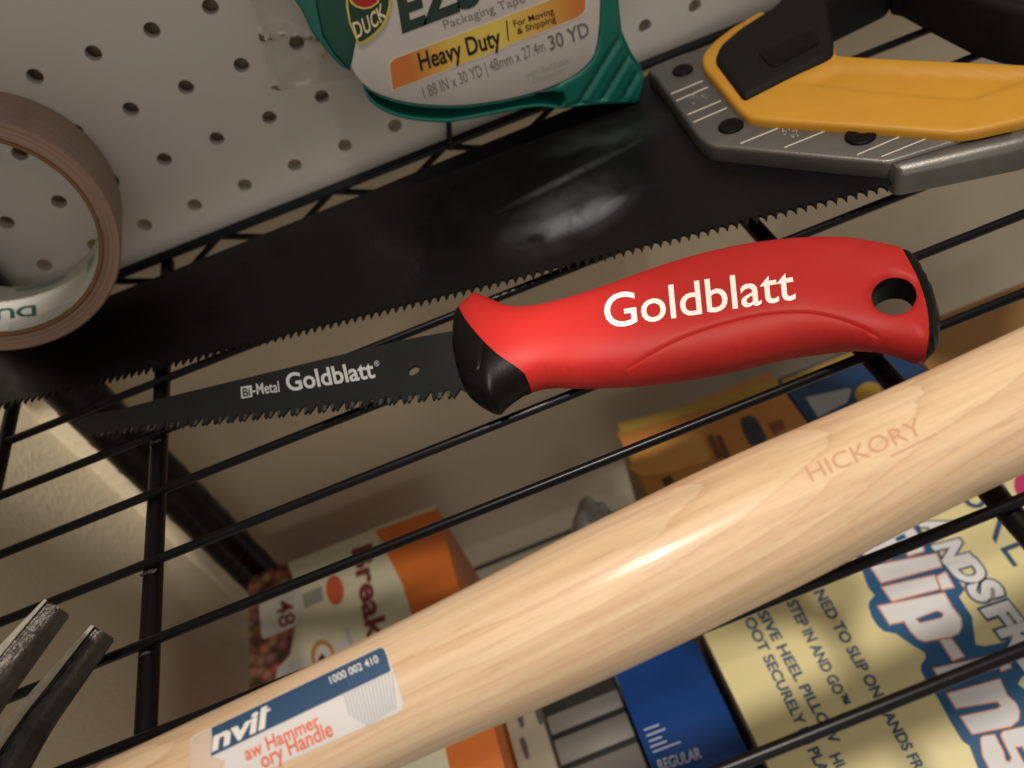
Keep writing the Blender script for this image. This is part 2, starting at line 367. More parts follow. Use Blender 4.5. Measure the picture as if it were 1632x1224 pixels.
def wood_fn(nt, b, tc, mx):
    mp = nt.nodes.new("ShaderNodeMapping"); nt.links.new(tc.outputs["Object"], mp.inputs["Vector"])
    mp.inputs["Location"].default_value = (0, 10.75 * I, .15 * I); mp.inputs["Rotation"].default_value = (0, math.radians(3.2), math.radians(-3.5))
    wv = nt.nodes.new("ShaderNodeTexWave"); wv.wave_type = 'RINGS'; wv.rings_direction = 'X'; wv.wave_profile = 'SAW'
    wv.inputs["Scale"].default_value = 120; wv.inputs["Distortion"].default_value = 3.4; wv.inputs["Detail"].default_value = 5; wv.inputs["Detail Scale"].default_value = .75; wv.inputs["Detail Roughness"].default_value = .5
    mp2 = nt.nodes.new("ShaderNodeMapping"); mp2.inputs["Scale"].default_value = (.16, 1, 1); nt.links.new(mp.outputs[0], mp2.inputs["Vector"])
    nt.links.new(mp2.outputs[0], wv.inputs["Vector"])
    nz = nt.nodes.new("ShaderNodeTexNoise"); nz.inputs["Scale"].default_value = 420; nz.inputs["Detail"].default_value = 5
    mp3 = nt.nodes.new("ShaderNodeMapping"); mp3.inputs["Scale"].default_value = (.035, 1, 1); nt.links.new(mp.outputs[0], mp3.inputs["Vector"]); nt.links.new(mp3.outputs[0], nz.inputs["Vector"])
    nb = nt.nodes.new("ShaderNodeTexNoise"); nb.inputs["Scale"].default_value = 60; nb.inputs["Detail"].default_value = 3
    mp4 = nt.nodes.new("ShaderNodeMapping"); mp4.inputs["Scale"].default_value = (.12, 1, 1); nt.links.new(mp.outputs[0], mp4.inputs["Vector"]); nt.links.new(mp4.outputs[0], nb.inputs["Vector"])
    cr = nt.nodes.new("ShaderNodeValToRGB"); e = cr.color_ramp.elements
    e[0].position = 0; e[0].color = (.80, .605, .405, 1); e[1].position = 1; e[1].color = (.69, .475, .30, 1)
    q = cr.color_ramp.elements.new(.55); q.color = (.79, .585, .38, 1); q = cr.color_ramp.elements.new(.85); q.color = (.76, .545, .35, 1)
    nt.links.new(wv.outputs["Fac"], cr.inputs[0])
    m1 = nt.nodes.new("ShaderNodeMix"); m1.data_type = 'RGBA'; m1.blend_type = 'MULTIPLY'; m1.inputs[0].default_value = .8
    c2 = nt.nodes.new("ShaderNodeValToRGB"); c2.color_ramp.elements[0].position = .25; c2.color_ramp.elements[0].color = (.78, .72, .66, 1); c2.color_ramp.elements[1].position = .62; c2.color_ramp.elements[1].color = (1, 1, 1, 1)
    nt.links.new(nz.outputs["Fac"], c2.inputs[0]); nt.links.new(cr.outputs[0], m1.inputs[6]); nt.links.new(c2.outputs[0], m1.inputs[7])
    m2 = nt.nodes.new("ShaderNodeMix"); m2.data_type = 'RGBA'; m2.blend_type = 'MULTIPLY'; m2.inputs[0].default_value = .6
    c3 = nt.nodes.new("ShaderNodeValToRGB"); c3.color_ramp.elements[0].position = .3; c3.color_ramp.elements[0].color = (.86, .78, .68, 1); c3.color_ramp.elements[1].position = .7; c3.color_ramp.elements[1].color = (1, 1, 1, 1)
    nt.links.new(nb.outputs["Fac"], c3.inputs[0]); nt.links.new(m1.outputs[2], m2.inputs[6]); nt.links.new(c3.outputs[0], m2.inputs[7])
    # short dark pores and flecks along the grain
    pn = nt.nodes.new("ShaderNodeTexNoise"); pn.inputs["Scale"].default_value = 1500; pn.inputs["Detail"].default_value = 2
    mp5 = nt.nodes.new("ShaderNodeMapping"); mp5.inputs["Scale"].default_value = (.07, 1, 1); nt.links.new(mp.outputs[0], mp5.inputs["Vector"]); nt.links.new(mp5.outputs[0], pn.inputs["Vector"])
    pr_ = nt.nodes.new("ShaderNodeMapRange"); pr_.inputs[1].default_value = .60; pr_.inputs[2].default_value = .72; pr_.inputs[4].default_value = .32; nt.links.new(pn.outputs["Fac"], pr_.inputs[0])
    m5 = nt.nodes.new("ShaderNodeMix"); m5.data_type = 'RGBA'; nt.links.new(pr_.outputs[0], m5.inputs[0]); nt.links.new(m2.outputs[2], m5.inputs[6]); m5.inputs[7].default_value = (.45, .24, .12, 1)
    nt.links.new(m5.outputs[2], b.inputs["Base Color"])
    bp = nt.nodes.new("ShaderNodeBump"); bp.inputs["Strength"].default_value = .35; bp.inputs["Distance"].default_value = .0005
    ad = nt.nodes.new("ShaderNodeMath"); ad.operation = 'MULTIPLY_ADD'; ad.inputs[1].default_value = .45
    nt.links.new(wv.outputs["Fac"], ad.inputs[0]); nt.links.new(nz.outputs["Fac"], ad.inputs[2])
    nt.links.new(ad.outputs[0], bp.inputs["Height"]); nt.links.new(bp.outputs["Normal"], b.inputs["Normal"]); nt.links.new(bp.outputs["Normal"], b.inputs["Coat Normal"])
M_WOOD = mat("hickory_wood", (.75, .5, .3), .5, coat=.3, fn=wood_fn); MATS["hickory_wood"].node_tree.nodes["Principled BSDF"].inputs["Coat Roughness"].default_value = .19
M_BURN = mat("burnt_mark", (.57, .32, .19), .6)
M_IRON = mat("forged_iron", (.060, .053, .047), .36, metal=.7, var=.35, vscale=120, bump=.5, bscale=420)
M_BARE = mat("bare_ground_steel", (.72, .69, .62), .35, metal=.2, var=.2, vscale=300, bump=.5, bscale=700)
M_STW = mat("sticker_white", (.72, .70, .70), .35, var=.03, vscale=90)
M_STB = mat("sticker_blue", (.035, .085, .175), .35, var=.05, vscale=90)
M_STO = mat("sticker_orange_ink", (.80, .155, .06), .5)
M_STG = mat("sticker_grey_hatch", (.45, .47, .52), .4)
M_STBL = mat("sticker_blue_hatch", (.065, .125, .225), .4)
M_RESID = mat("adhesive_residue", (.66, .52, .42), .45, var=.06, vscale=90)

# ------------------------------------------------------------------ the setting: walls
BACK_Y, LEFT_X, FLOOR_Z = .85, -10.45, -14.2
def sheet(name, bm, m_, **k):
    o = bm_obj(name, bm, m_, **k); o['kind'] = 'structure'; return o
sheet("wall_back", box(LEFT_X - .4, 30, BACK_Y, BACK_Y + .5, -34, 30), M_WALL)
sheet("wall_left", box(LEFT_X - .5, LEFT_X, -12, BACK_Y - .003, -34, 30), M_WALL)

# ------------------------------------------------------------------ wire shelving unit
unit = thing("shelving_unit", "black wire shelving unit with a round post, holding the tools on its open wires", "shelf", (0, -6, FLOOR_Z - 8))
V, Fc = tube([(-8.05, 0, 0), (14, 0, 0)], .064, 14)
me0 = None
WY = [-3.745 - 1.173 * k for k in range(-3, 7)] + [-12.05]
for y in WY:
    if me0 is None:
        o = obj("wire", V, Fc, M_WIRE, unit, 40); me0 = o.data
    else:
        o = bpy.data.objects.new("wire", me0); COL.objects.link(o); o.parent = unit; o.matrix_parent_inverse = Matrix.Translation(-unit.location)
    o.location = (0, y * I, 0)
RAIL_Y = -.10
def part_tube(name, path, r, n=12, parent=unit, m_=M_WIRE):
    V, Fc = tube(path, r, n); return obj(name, V, Fc, m_, parent, 40)
for (p, q) in (((258.6, 609), (239.5, 1019)), ((1216, 377), (1587, 792))):
    zb = -.19; pl = ZP(zb); A, B = pl.at(*p), pl.at(*q)
    x = (A[0] + B[0]) / 2
    part_tube("cross_beam", [(x, RAIL_Y, zb), (x, -12.1, zb)], .128, 16)
    beam = x
    for y in WY[4:]:
        if random.random() < .6:
            s = .8 + .5 * random.random()
            bm = bmesh.new(); bmesh.ops.create_icosphere(bm, subdivisions=2, radius=1)
            for v in bm.verts:
                nn = 1 + .3 * math.sin(v.co.x * 5 + y) * math.cos(v.co.y * 6)
                v.co = Vector((x + v.co.x * .11 * s * nn, y - .075 + v.co.y * .045 * s * nn, -.085 + v.co.z * .03))
            bm_obj("weld_bead", bm, M_WELD, unit, 60)
part_tube("end_rail", [(-8.04, RAIL_Y, -.02), (-8.04, -13, -.02)], .11, 14)
part_tube("back_rail", [(-8.04, RAIL_Y, -.01), (14, RAIL_Y, -.01)], .07, 12)
part_tube("back_rail", [(-8.04, RAIL_Y, -.62), (14, RAIL_Y, -.62)], .07, 12)
tz = []
x = -4.30 - 2.31 * 2
while x < 14: tz += [(x, RAIL_Y - .075, -.03), (x + 1.155, RAIL_Y - .075, -.60)]; x += 2.31
part_tube("truss_wire", tz, .068, 10)
part_tube("upright_pin", [YP(-.26).at(717, 238), YP(-.26).at(715, 180)], .055, 12)
PX, PY = -8.42, -.60
part_tube("post", [(PX, PY, -22), (PX, PY, 12)], .53, 28)
for z in np.arange(-12, 0, 1.0):
    V, Fc = tube([(PX + .535 * math.cos(a), PY + .535 * math.sin(a), z) for a in np.linspace(0, 2 * math.pi, 24, endpoint=False)], .012, 6, closed=True)
    obj("post_groove", V, Fc, M_WIRE, unit, 40)
# lower tier that carries the boxes
for y in np.arange(-14, .2, 1.173):
    o = bpy.data.objects.new("lower_wire", me0); COL.objects.link(o); o.parent = unit; o.matrix_parent_inverse = Matrix.Translation(-unit.location); o.location = (0, y * I, (FLOOR_Z - .064) * I)
for x in (-5.3, 3.9): part_tube("lower_cross_beam", [(x, 0, FLOOR_Z - .25), (x, -14, FLOOR_Z - .25)], .128, 12)

# ------------------------------------------------------------------ pegboard
def pegboard():
    x0, z0 = -2.413, .645; V, Fc = [], []; n = 20; t = .19
    ang = [math.pi / 4 + 2 * math.pi * k / n for k in range(n)]
    lo = .02
    for c in range(-7, 15):
        for r in range(0, 12):
            cx, cz = x0 + c, z0 + r
            zb = lo if r == 0 else cz - .5
            k0 = len(V)
            for y in (0, t):
                for a in ang: V.append((cx + .128 * math.cos(a), y, cz + .128 * math.sin(a)))
                for a in ang:
                    m_ = max(abs(math.cos(a)), abs(math.sin(a))); X, Z = .5 * math.cos(a) / m_, .5 * math.sin(a) / m_
                    Zw = cz + Z
                    if Z < -.499: Zw = zb
                    elif r == 0 and Z < 0: Zw = cz + Z * (cz - zb) / .5
                    V.append((cx + X, y, Zw))
            for k in range(n):
                l = (k + 1) % n
                Fc.append((k0 + k, k0 + n + k, k0 + n + l, k0 + l))
                Fc.append((k0 + 2 * n + l, k0 + 3 * n + l, k0 + 3 * n + k, k0 + 2 * n + k))
                Fc.append((k0 + l, k0 + 2 * n + l, k0 + 2 * n + k, k0 + k))
                if r == 0 and 0 < 1:
                    a, b = V[k0 + n + k], V[k0 + n + l]
                    if abs(a[2] - lo) < 1e-6 and abs(b[2] - lo) < 1e-6: Fc.append((k0 + n + l, k0 + n + k, k0 + 3 * n + k, k0 + 3 * n + l))
    xl, xr, zt = x0 - 7.5, x0 + 14.5, z0 + 11.5
    for (a, b, c, d) in ((xl, 30, zt, 34), (xr, 30, lo, zt)):  # unseen plain panels, added to keep light from getting behind the board
        k0 = len(V); V += [(x, y, z) for y in (0, t) for x, z in ((a, c), (b, c), (b, d), (a, d))]
        Fc += [tuple(k0 + i for i in f) for f in ((0, 1, 2, 3), (7, 6, 5, 4), (0, 4, 5, 1), (1, 5, 6, 2), (2, 6, 7, 3), (3, 7, 4, 0))]
    o = obj("pegboard", V, Fc, M_PEG)
    o['label'] = "white perforated pegboard panel standing behind the tools at the back of the shelf"; o['category'] = "pegboard"
    return o
pegboard()

# ------------------------------------------------------------------ big handsaw
SAW_S = .024
class SawPlane(Plane):
    pass
saw_n = np.array([-SAW_S, 0, 1.0])
def saw_pl(h): return Plane((-8, 0, .10 + h), saw_n)
saw = thing("handsaw", "large handsaw with wide black blade and yellow and black handle, lying under the tape dispenser", "saw", (0, -3.5, .1))
def saw_frame():
    e1 = np.array([1, 0, SAW_S]); e1 /= np.linalg.norm(e1); e2 = np.array([0, 1.0, 0]); return Frame((-8, 0, .10), e1, e2)
SF = saw_frame()
def sawpts(pts, h): return np.array([SF.fr(saw_pl(h).at(*p)) for p in pts])
bl = saw_pl(.0)
A = sawpts([(-60, 668), (1430, 301)], 0)       # line of tooth tips
L = np.linalg.norm(A[1] - A[0]); dv = (A[1] - A[0]) / L; nv = np.array([-dv[1], dv[0]])
nt_ = int(L / .132); pts = []
for k in range(nt_):
    b0 = A[0] + dv * (k * L / nt_); w_ = L / nt_; j = .012 * (random.random() - .5)
    for (u, v) in ((.0, .08), (.06, .02), (.14, 0), (.42, .10), (.50, .125), (.62, .132), (.8, .122)):
        pts.append(b0 + dv * (u * w_) + nv * (v + j * (v < .02)))
up_edge = sawpts([(1440, 284), (1440, 200), (1330, 160), (1190, 130), (1060, 104), (1040, 120), (904, 177), (676, 270), (580, 310.5), (275, 433), (171, 474), (40, 528), (-50, 590)], 0)
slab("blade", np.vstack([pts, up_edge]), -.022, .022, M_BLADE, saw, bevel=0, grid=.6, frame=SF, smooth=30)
def fillet(O, r):
    out = []; O = np.array(O)
    for i in range(len(O)):
        p, a, b = O[i], O[i - 1], O[(i + 1) % len(O)]; la, lb = np.linalg.norm(a - p), np.linalg.norm(b - p); d = min(r, la * .45, lb * .45)
        u, v = p + (a - p) / la * d, p + (b - p) / lb * d
        for t in (0, .25, .5, .75, 1): out.append((1 - t) ** 2 * u + 2 * t * (1 - t) * p + t * t * v)
    Q = [out[0]]
    for q in out[1:]:
        if np.linalg.norm(q - Q[-1]) > .006: Q.append(q)
    return np.array(Q)
def spoly(name, pts, h_out, z0, z1, m_, bevel=.05, parent=saw, holes=(), rnd=0, grid=None, top=None):
    O = sawpts(pts, h_out); 
    O = fillet(O, rnd or .1)
    H = [smooth_closed(sawpts(h, h_out), 3) for h in holes]
    return slab(name, O, z0, z1, m_, parent, bevel, H, grid, SF, top)
PZ = .30
plate = spoly("aluminium_plate", [(1031, 113), (1036, 106), (1090, 84), (1123, 76), (1146, 84), (1192, 148), (1333, 112), (1600, 116), (1720, 122), (1720, 165), (1618, 196), (1424, 256), (1412, 258), (1320, 250), (1132, 232), (1112, 217), (1044, 123)], PZ, .03, PZ, M_ALU, .05)
spoly("plate_flange", [(1414, 258), (1424, 256), (1618, 197), (1720, 166), (1724, 201), (1632, 229), (1428, 273)], .27, -.14, .285, M_ALU, .14)
YZ = .44
ypts = [(1118, 88), (1135.5, 66), (1166.5, 42.6), (1213, 15.5), (1300, -40), (1420, 40), (1720, 40), (1720, 160), (1632, 190), (1556, 207), (1523, 211), (1387, 201), (1217, 190), (1192, 186), (1174, 170), (1120, 104.5)]
rec = sawpts([(1266, 131), (1334, 101), (1400, 104), (1655, 114), (1655, 122), (1548, 160), (1400, 148)], YZ)
def ytop(P):
    d = seg_dist(P, rec); k = inside(P, rec)
    return np.where(k, -.075 * np.clip(d / .10, 0, 1), 0)
op = [(1317, 72), (1417, 21), (1437, 23), (1474, 44), (1553, 84), (1600, 100), (1470, 94), (1333, 89)]
opn = [(1322, 76), (1417, 26), (1437, 28), (1474, 47), (1550, 84), (1590, 95), (1470, 90), (1336, 84)]
yel = spoly("yellow_shell", [(1118, 88), (1135.5, 66), (1166.5, 42.6), (1213, 15.5), (1330, 70), (1333, 87), (1400, 91), (1600, 100), (1720, 105), (1720, 160), (1632, 190), (1556, 207), (1523, 211), (1387, 201), (1217, 190), (1192, 186), (1174, 170), (1120, 104.5)], YZ, PZ - .01, YZ, M_YEL, .06, grid=.09, top=ytop)
GZ = .52
spoly("front_grip", [(1136, 93), (1144, 71), (1176, 43), (1236, 5), (1330, -140), (1432, -110), (1420, -52), (1318, -2), (1326, 40), (1332, 85), (1260, 118), (1188, 155), (1180, 152)], GZ, -.30, GZ, M_GRIP, .12, grid=.10, rnd=.18)
spoly("trigger_pad", [(1206, 82), (1300, 40), (1308, 68), (1238, 104), (1226, 104)], GZ + .02, GZ - .02, GZ + .02, M_BLK, .02)
spoly("rear_grip", [(1420, 20), (1405, -60), (1800, -140), (1800, 110), (1632, 101), (1598, 98), (1553, 84), (1474, 43), (1437, 22)], -.26, -.30, GZ + .06, M_GRIP, .14, grid=.12)
for (cx, cy, r) in ((1088, 113, .175), (1165, 202, .19), (1371, 218, .205)):
    c = SF.fr(saw_pl(PZ).at(cx, cy)); a = np.linspace(0, 2 * math.pi, 28, endpoint=False)
    ring = c + r * np.c_[np.cos(a), np.sin(a)]
    def dish(P, c=c, r=r):
        d = np.hypot(*(P - c).T); return np.where(d < r * .38, -.02, 0)
    slab("bolt_cap", ring, PZ - .005, PZ + .038, M_BLK, saw, .022, frame=SF, grid=.045, top=dish)
lines = [((1069.6, 150), (1120, 129)), ((1078, 161), (1128.5, 139)), ((1096, 183), (1149, 161)), ((1105.5, 195), (1159, 172)), ((1180, 229), (1257.6, 197.5)), ((1250, 235.5), (1333, 202)), ((1366, 247), (1451, 211)), ((1405, 250), (1494, 214))]
for p, q in lines:
    p, q = np.array(p), np.array(q); d = (q - p) / np.linalg.norm(q - p); nn = np.array([-d[1], d[0]]) * .9
    decal("etched_line", [p + nn, q + nn, q - nn, p - nn], saw_pl(PZ), M_MARK, plate, .004)
for (cx, cy, n) in ((1112, 155, 16), (1258, 212, 30)):
    V, Fc = [], []
    for k in range(n):
        u, v = random.uniform(-1, 1), random.uniform(-1, 1); x, y = cx + u * 12 + v * 3, cy - u * 5 + v * 9; s = random.uniform(.6, 1.1)
        k0 = len(V); V += [saw_pl(PZ).at(x + a * s, y + b * s, .004) for a, b in ((-1, 0), (0, 1), (1, 0), (0, -1))]; Fc.append((k0 + 3, k0 + 2, k0 + 1, k0))
    obj("etched_speckle", V, Fc, M_MARK, plate)

# ------------------------------------------------------------------ red jab saw
jab = thing("jab_saw", "jab saw with curved red grip, black collar and narrow black blade printed in silver", "saw", (0, -6.5, 0))
JZ = .52; JP = ZP(JZ)
outl = [(733.5, 495), (718, 510), (713, 546), (716, 580), (726, 614), (739.5, 638.5), (756.6, 650), (775.5, 659), (792.7, 659.4), (803, 654), (816.7, 640), (835.6, 626.5), (854, 618), (880, 615), (920, 616),
        (964, 615), (1034.6, 610.6), (1147, 593.7), (1232, 574), (1288, 562.7), (1344.6, 558.7), (1390, 562.7), (1418, 568), (1446, 575), (1474, 571), (1491, 554), (1497, 526), (1494, 492), (1480, 453), (1457, 419), (1435, 405), (1390, 393.6), (1345, 388),
        (1288, 388), (1204, 396), (1119, 413), (1034.6, 438.6), (955.7, 467), (888, 487.7), (837, 495), (809, 487.7), (786.6, 478), (767, 472.5), (750, 479)]
outl = [(x + (15 if x > 1425 else 0), y + (4 if x > 1425 and y > 540 else 0)) for x, y in outl]
O = inset(smooth_closed(flat2(outl, JP), 3)[::-1], .085)
JH = .40
def hb(P): return JH * prof(seg_dist(P, O) * inside(P, O), .66, 2.4)
def on_top(pts, k=1.0):
    out = []
    for p in pts:
        z = JZ + .35
        for _ in range(6): q = ZP(z).at(*p)[:2]; z = .5 * z + .5 * (JZ + k * hb(np.array([q]))[0])
        out.append(q)
    return np.array(out)
he = on_top([(1425 + 36 * math.cos(a) + 3 * math.sin(a), 472 + 30 * math.sin(a) - 4 * math.cos(a)) for a in np.linspace(0, 2 * math.pi, 36, endpoint=False)], .6)
def cv(pts, n=5): return smooth_open(on_top(pts), n)
div1 = cv([(728, 483), (734, 495), (744.6, 513), (768.6, 542), (794, 566), (828.7, 590), (865, 613), (885, 624)])
div2 = smooth_open(flat2([(1428, 380), (1442, 407), (1465, 447), (1478, 492), (1481, 532), (1477, 557), (1468, 590)], ZP(JZ + .25)), 5)
groove = cv([(958, 620), (964, 610.6), (989.5, 593.7), (1034.6, 565.5), (1091, 537), (1147, 517.6), (1204, 503.5), (1260, 498), (1316.5, 500.7), (1367, 515), (1406.6, 540), (1420.7, 567), (1423, 576)], 8)
arc = cv([(769.5, 546), (768, 563), (762, 588), (748, 592)], 6)
def clip(c): return c[inside(c, O) & (seg_dist(c, O) > .012)]
cl = [clip(div1), clip(div2), clip(groove), clip(arc)]
P, T = mesh2d(O, [he], cl, grid=.055)
# more points beside the groove
extra = []
for g in (groove, arc):
    t = np.gradient(g, axis=0); t /= np.linalg.norm(t, axis=1)[:, None]; nn = np.stack([-t[:, 1], t[:, 0]], 1)
    for s in (-.008, .008, -.018, .018, -.036, .036): extra.append(clip(g + nn * s))
P, T = mesh2d(O, [he], cl + [e for e in extra if len(e) > 2], grid=.055)
dO = seg_dist(P, O); dH = seg_dist(P, he)
ax = (P[:, 0] - P[:, 0].min()) / np.ptp(P[:, 0])
hgt = JH * prof(dO, .66, 2.4) * (.56 + .13 * prof(dH, .08) + .31 * np.clip(dH / .7, 0, 1) ** .9)
hgt -= .032 * np.exp(-(seg_dist(P, groove, False) / .013) ** 2) * np.clip(dO / .05, 0, 1)
hgt -= .022 * np.exp(-(seg_dist(P, arc, False) / .02) ** 2)
cen = P[T].mean(1)
def side(c, C_):  # +1 left of the open curve
    d = C_[1:] - C_[:-1]; mids = (C_[1:] + C_[:-1]) / 2
    k = ((c[:, None, :] - mids[None]) ** 2).sum(2).argmin(1); v = c - mids[k]; return d[k][:, 0] * v[:, 1] - d[k][:, 1] * v[:, 0]
s1 = side(cen, div1); s2 = side(cen, div2)
bd = {tuple(e) for e in bedges(T)}; hset = {q for e in bd for q in e if dH[q] < .004}; bset = {q for e in bd for q in e} - hset
jparts = []
def jpart(name, sel, off, m_, label):
    V, Fc = [], []; idx = {}
    Ts = T[sel]; own = {q for e in bedges(Ts) for q in e}
    def vid(q, s):
        key = (q, 0 if q in bset else s)
        if key not in idx:
            idx[key] = len(V); z = 0 if q in bset else s * (hgt[q] + off * min(1, dO[q] / .05)) * (1 if s > 0 else 1 - .5 * math.exp(-(dH[q] / .3) ** 2))
            V.append((P[q][0], P[q][1], JZ + z))
        return idx[key]
    for t in Ts:
        Fc.append([vid(q, 1) for q in t]); Fc.append([vid(q, -1) for q in t[::-1]])
    o = obj(name, V, Fc, m_, jab, 55, label=label); jparts.append(o); return o
sel1 = s1 < 0; sel2 = s2 > 0
right = cen[:, 0] > JP.at(1300, 480)[0]
c_red = ~((s1 < 0) & ~right) & ~((s2 > 0) & right)
probe = JP.at(740, 590)[:2]; sg1 = np.sign(side(np.array([probe]), div1))[0]
probe2 = JP.at(1490, 500)[:2]; sg2 = np.sign(side(np.array([probe2]), div2))[0]
isC = (np.sign(s1) == sg1) & ~right; isE = (np.sign(s2) == sg2) & right
grip = jpart("grip", ~isC & ~isE, .014, M_RED, "smooth red rubber grip with a hanging hole")
V, Fc = [], []
for (a, b) in bedges(T):
    if a in hset and b in hset:
        k = len(V)
        for q, s_ in ((b, 1), (a, 1), (a, -1), (b, -1)): V.append((P[q][0], P[q][1], JZ + ((hgt[q] + .010) if s_ > 0 else -hgt[q] * .5)))
        Fc.append((k, k + 1, k + 2, k + 3))
obj("hole_liner", V, Fc, M_BLK, grip)
jpart("collar", isC, 0, M_BLK, "black collar with a finger guard")
jpart("end_cap", isE, .0, M_BLK, "thin black end cap")
# blade: falls from the collar to the wire at its tip
jt = JP.at(130, 685); jb = ZP(.5).at(720, 585)
sl = (.50 - .13) / (jb[0] - ZP(.13).at(130, 685)[0])
JB = Plane((jb[0], 0, .50), (-sl, 0, 1))
def JF():
    e1 = np.array([1, 0, sl]); e1 /= np.linalg.norm(e1); return Frame((jb[0], 0, .50), e1, (0, 1, 0))
JFr = JF()
def jpts(p): return np.array([JFr.fr(JB.at(*q)) for q in p])
tip = [(750, 628), (750, 524), (654, 541), (539, 568), (400, 602), (271, 633), (210, 649), (142, 664), (112, 674), (146, 697)]
Ta, Tb = jpts([(150, 698), (732, 634)]); L = np.linalg.norm(Tb - Ta); dv = (Tb - Ta) / L; nv = np.array([-dv[1], dv[0]])
n_ = int(L / .208); tp = []
for k in range(n_):
    b0 = Ta + dv * (k * L / n_); w_ = L / n_; e = min(1, .55 + k / 8)
    for (u, v) in ((0, .155), (.12, .10), (.26, .012), (.36, .0), (.44, .045), (.5, .055), (.58, .01), (.66, 0), (.84, .085), (.95, .145)):
        tp.append(b0 + dv * u * w_ + nv * v * e)
O2 = np.vstack([tp, jpts(tip)])
hole = JFr.fr(JB.at(660, 592)); a_ = np.linspace(0, 2 * math.pi, 24, endpoint=False); hr = .083
blade = slab("blade", O2, -.02, .02, M_JBLADE, jab, 0, [hole + hr * np.c_[np.cos(a_), np.sin(a_)]], .35, JFr, smooth=30)
for k in range(0, n_):   # bright ground facets on the teeth, alternately set
    b0 = Ta + dv * (k * L / n_); w_ = L / n_; e = min(1, .55 + k / 8)
    for (u0, u1, u2) in ((.1, .27, .36), (.58, .66, .86)):
        if (k + (u0 > .5)) % 2 == 0: continue
        q = [JFr.to((*(b0 + dv * u * w_ + nv * v * e), .024)) for u, v in ((u0, .11), (u1, .012), (u2, .02), ((u1 + u2) / 2 + .06, .10))]
        obj("ground_facet", q, [(0, 1, 2, 3)], M_TOOTH, blade)
lettering("Goldblatt", (461, 625), (599, 603), (455, 598), JB, M_SILV, blade, .022, .024)
lettering("®", (598, 586), (606, 585), (597, 577), JB, M_SILV, blade, 0, .024)
lettering("-Metal", (405, 631), (447, 626), (403, 614), JB, M_SILV, blade, .010, .024)
decal("print_box", [(385, 618.5), (402.5, 615.5), (404, 634), (386, 637)], JB, M_SILV, blade, .0235)
lettering("Bi", (389.5, 634), (400.5, 632.2), (388, 621), JB, M_BLKP, blade, .02, .0275)
lettering("Goldblatt", (966, 524), (1268, 477), (961, 471), Surf([grip]), M_INK, grip, .008, .006, 6)

# ------------------------------------------------------------------ claw hammer
ham = thing("hammer", "claw hammer with thick pale hickory handle and dark curved claw, nearest the viewer", "hammer", (-5, -10.6, 0))
ue = [(120, 1236), (200, 1199), (280, 1162), (380, 1114), (494, 1063), (569.5, 1025), (653, 983.6), (721, 949.5), (763, 927), (854, 881), (940, 836), (1030.5, 793), (1139, 739), (1285, 677), (1432, 614), (1535, 566), (1632, 521), (1760, 462)]
le = [(300, 1372), (380, 1330), (470, 1290), (560, 1253), (655, 1210), (721, 1177), (835, 1133), (900, 1106.5), (960, 1075), (1041, 1043), (1144, 988.5), (1285, 923), (1405, 858), (1502, 809.5), (1632, 748), (1760, 690)]
ue, le = np.array(ue), np.array(le)
path, rad = [], []
for p in np.linspace(0, 1, 60):
    mx = 170 + p * (1690 - 170)
    # midline and half width across the handle's direction in the picture
    d = np.array([1, -.478]); d /= np.linalg.norm(d); nn = np.array([-d[1], d[0]])
    base = np.array([mx, 1255 - .478 * (mx - 170)])
    def cross(E):
        s = (E - base) @ d; v = (E - base) @ nn; return np.interp(0, s, v)
    a, b = cross(ue), cross(le); c = base + nn * (a + b) / 2; hw = (b - a) / 2
    zc = .70
    for _ in range(3):
        Q = ZP(zc).at(*c); t = (Q - CAM) @ RM[2]; r = hw * t / F_PX; zc = .066 + r * .97
    path.append(Q); rad.append((r * 1.0, r * .97))
pa = np.array(path); ra = np.array(rad)
k5 = np.ones(7) / 7
for j in range(3): pa[3:-3, j] = np.convolve(pa[:, j], k5, 'valid')
for j in range(2): ra[3:-3, j] = np.convolve(ra[:, j], k5, 'valid')
dx = pa[-1] - pa[-8]; dx /= np.linalg.norm(dx); r_e = ra[-1].copy()      # the handle runs on out of the picture to a rounded butt
ext = [(.8, 1.0), (1.6, 1.0), (2.4, 1.0), (2.75, .985), (2.95, .94), (3.08, .84), (3.15, .66), (3.17, .40)]
pa = np.vstack([pa, [pa[-1] + dx * u for u, _ in ext]]); ra = np.vstack([ra, [r_e * k for _, k in ext]])
V, Fc = tube(pa, [tuple(r) for r in ra], 56)
handle = obj("handle", V, Fc, M_WOOD, ham, 60)
HS = Surf([handle])
hx, hy, hz = pa[0]
# head: eye block, neck, striking face, cheeks, and the two prongs of the claw
HX, HY, HZ = -7.15, -10.72, .80
bm = box(HX - .55, HX + .50, HY - .62, HY + .62, HZ - .52, HZ + .52, .12); bm_obj("head_eye", bm, M_IRON, ham, 45)
V, Fc = tube([pa[0], (pa[0][0] - .6, pa[0][1] - .01, pa[0][2]), (HX, HY, HZ)], [tuple(ra[0]), (.5, .45), (.42, .36)], 24); obj("handle_tenon", V, Fc, M_WOOD, ham, 60)
V, Fc = tube([(HX, HY - .55, HZ), (HX, HY - .9, HZ), (HX, HY - 1.2, HZ), (HX, HY - 1.25, HZ), (HX, HY - 1.75, HZ), (HX, HY - 1.8, HZ)], [.46, .36, .38, .52, .54, .48], 28); obj("striking_face", V, Fc, M_IRON, ham, 45)
def prong(tipz, px_in, zs, wide):
    """one prong of the claw: a tapered bar, its picture traced on the level it lies at"""
    pass
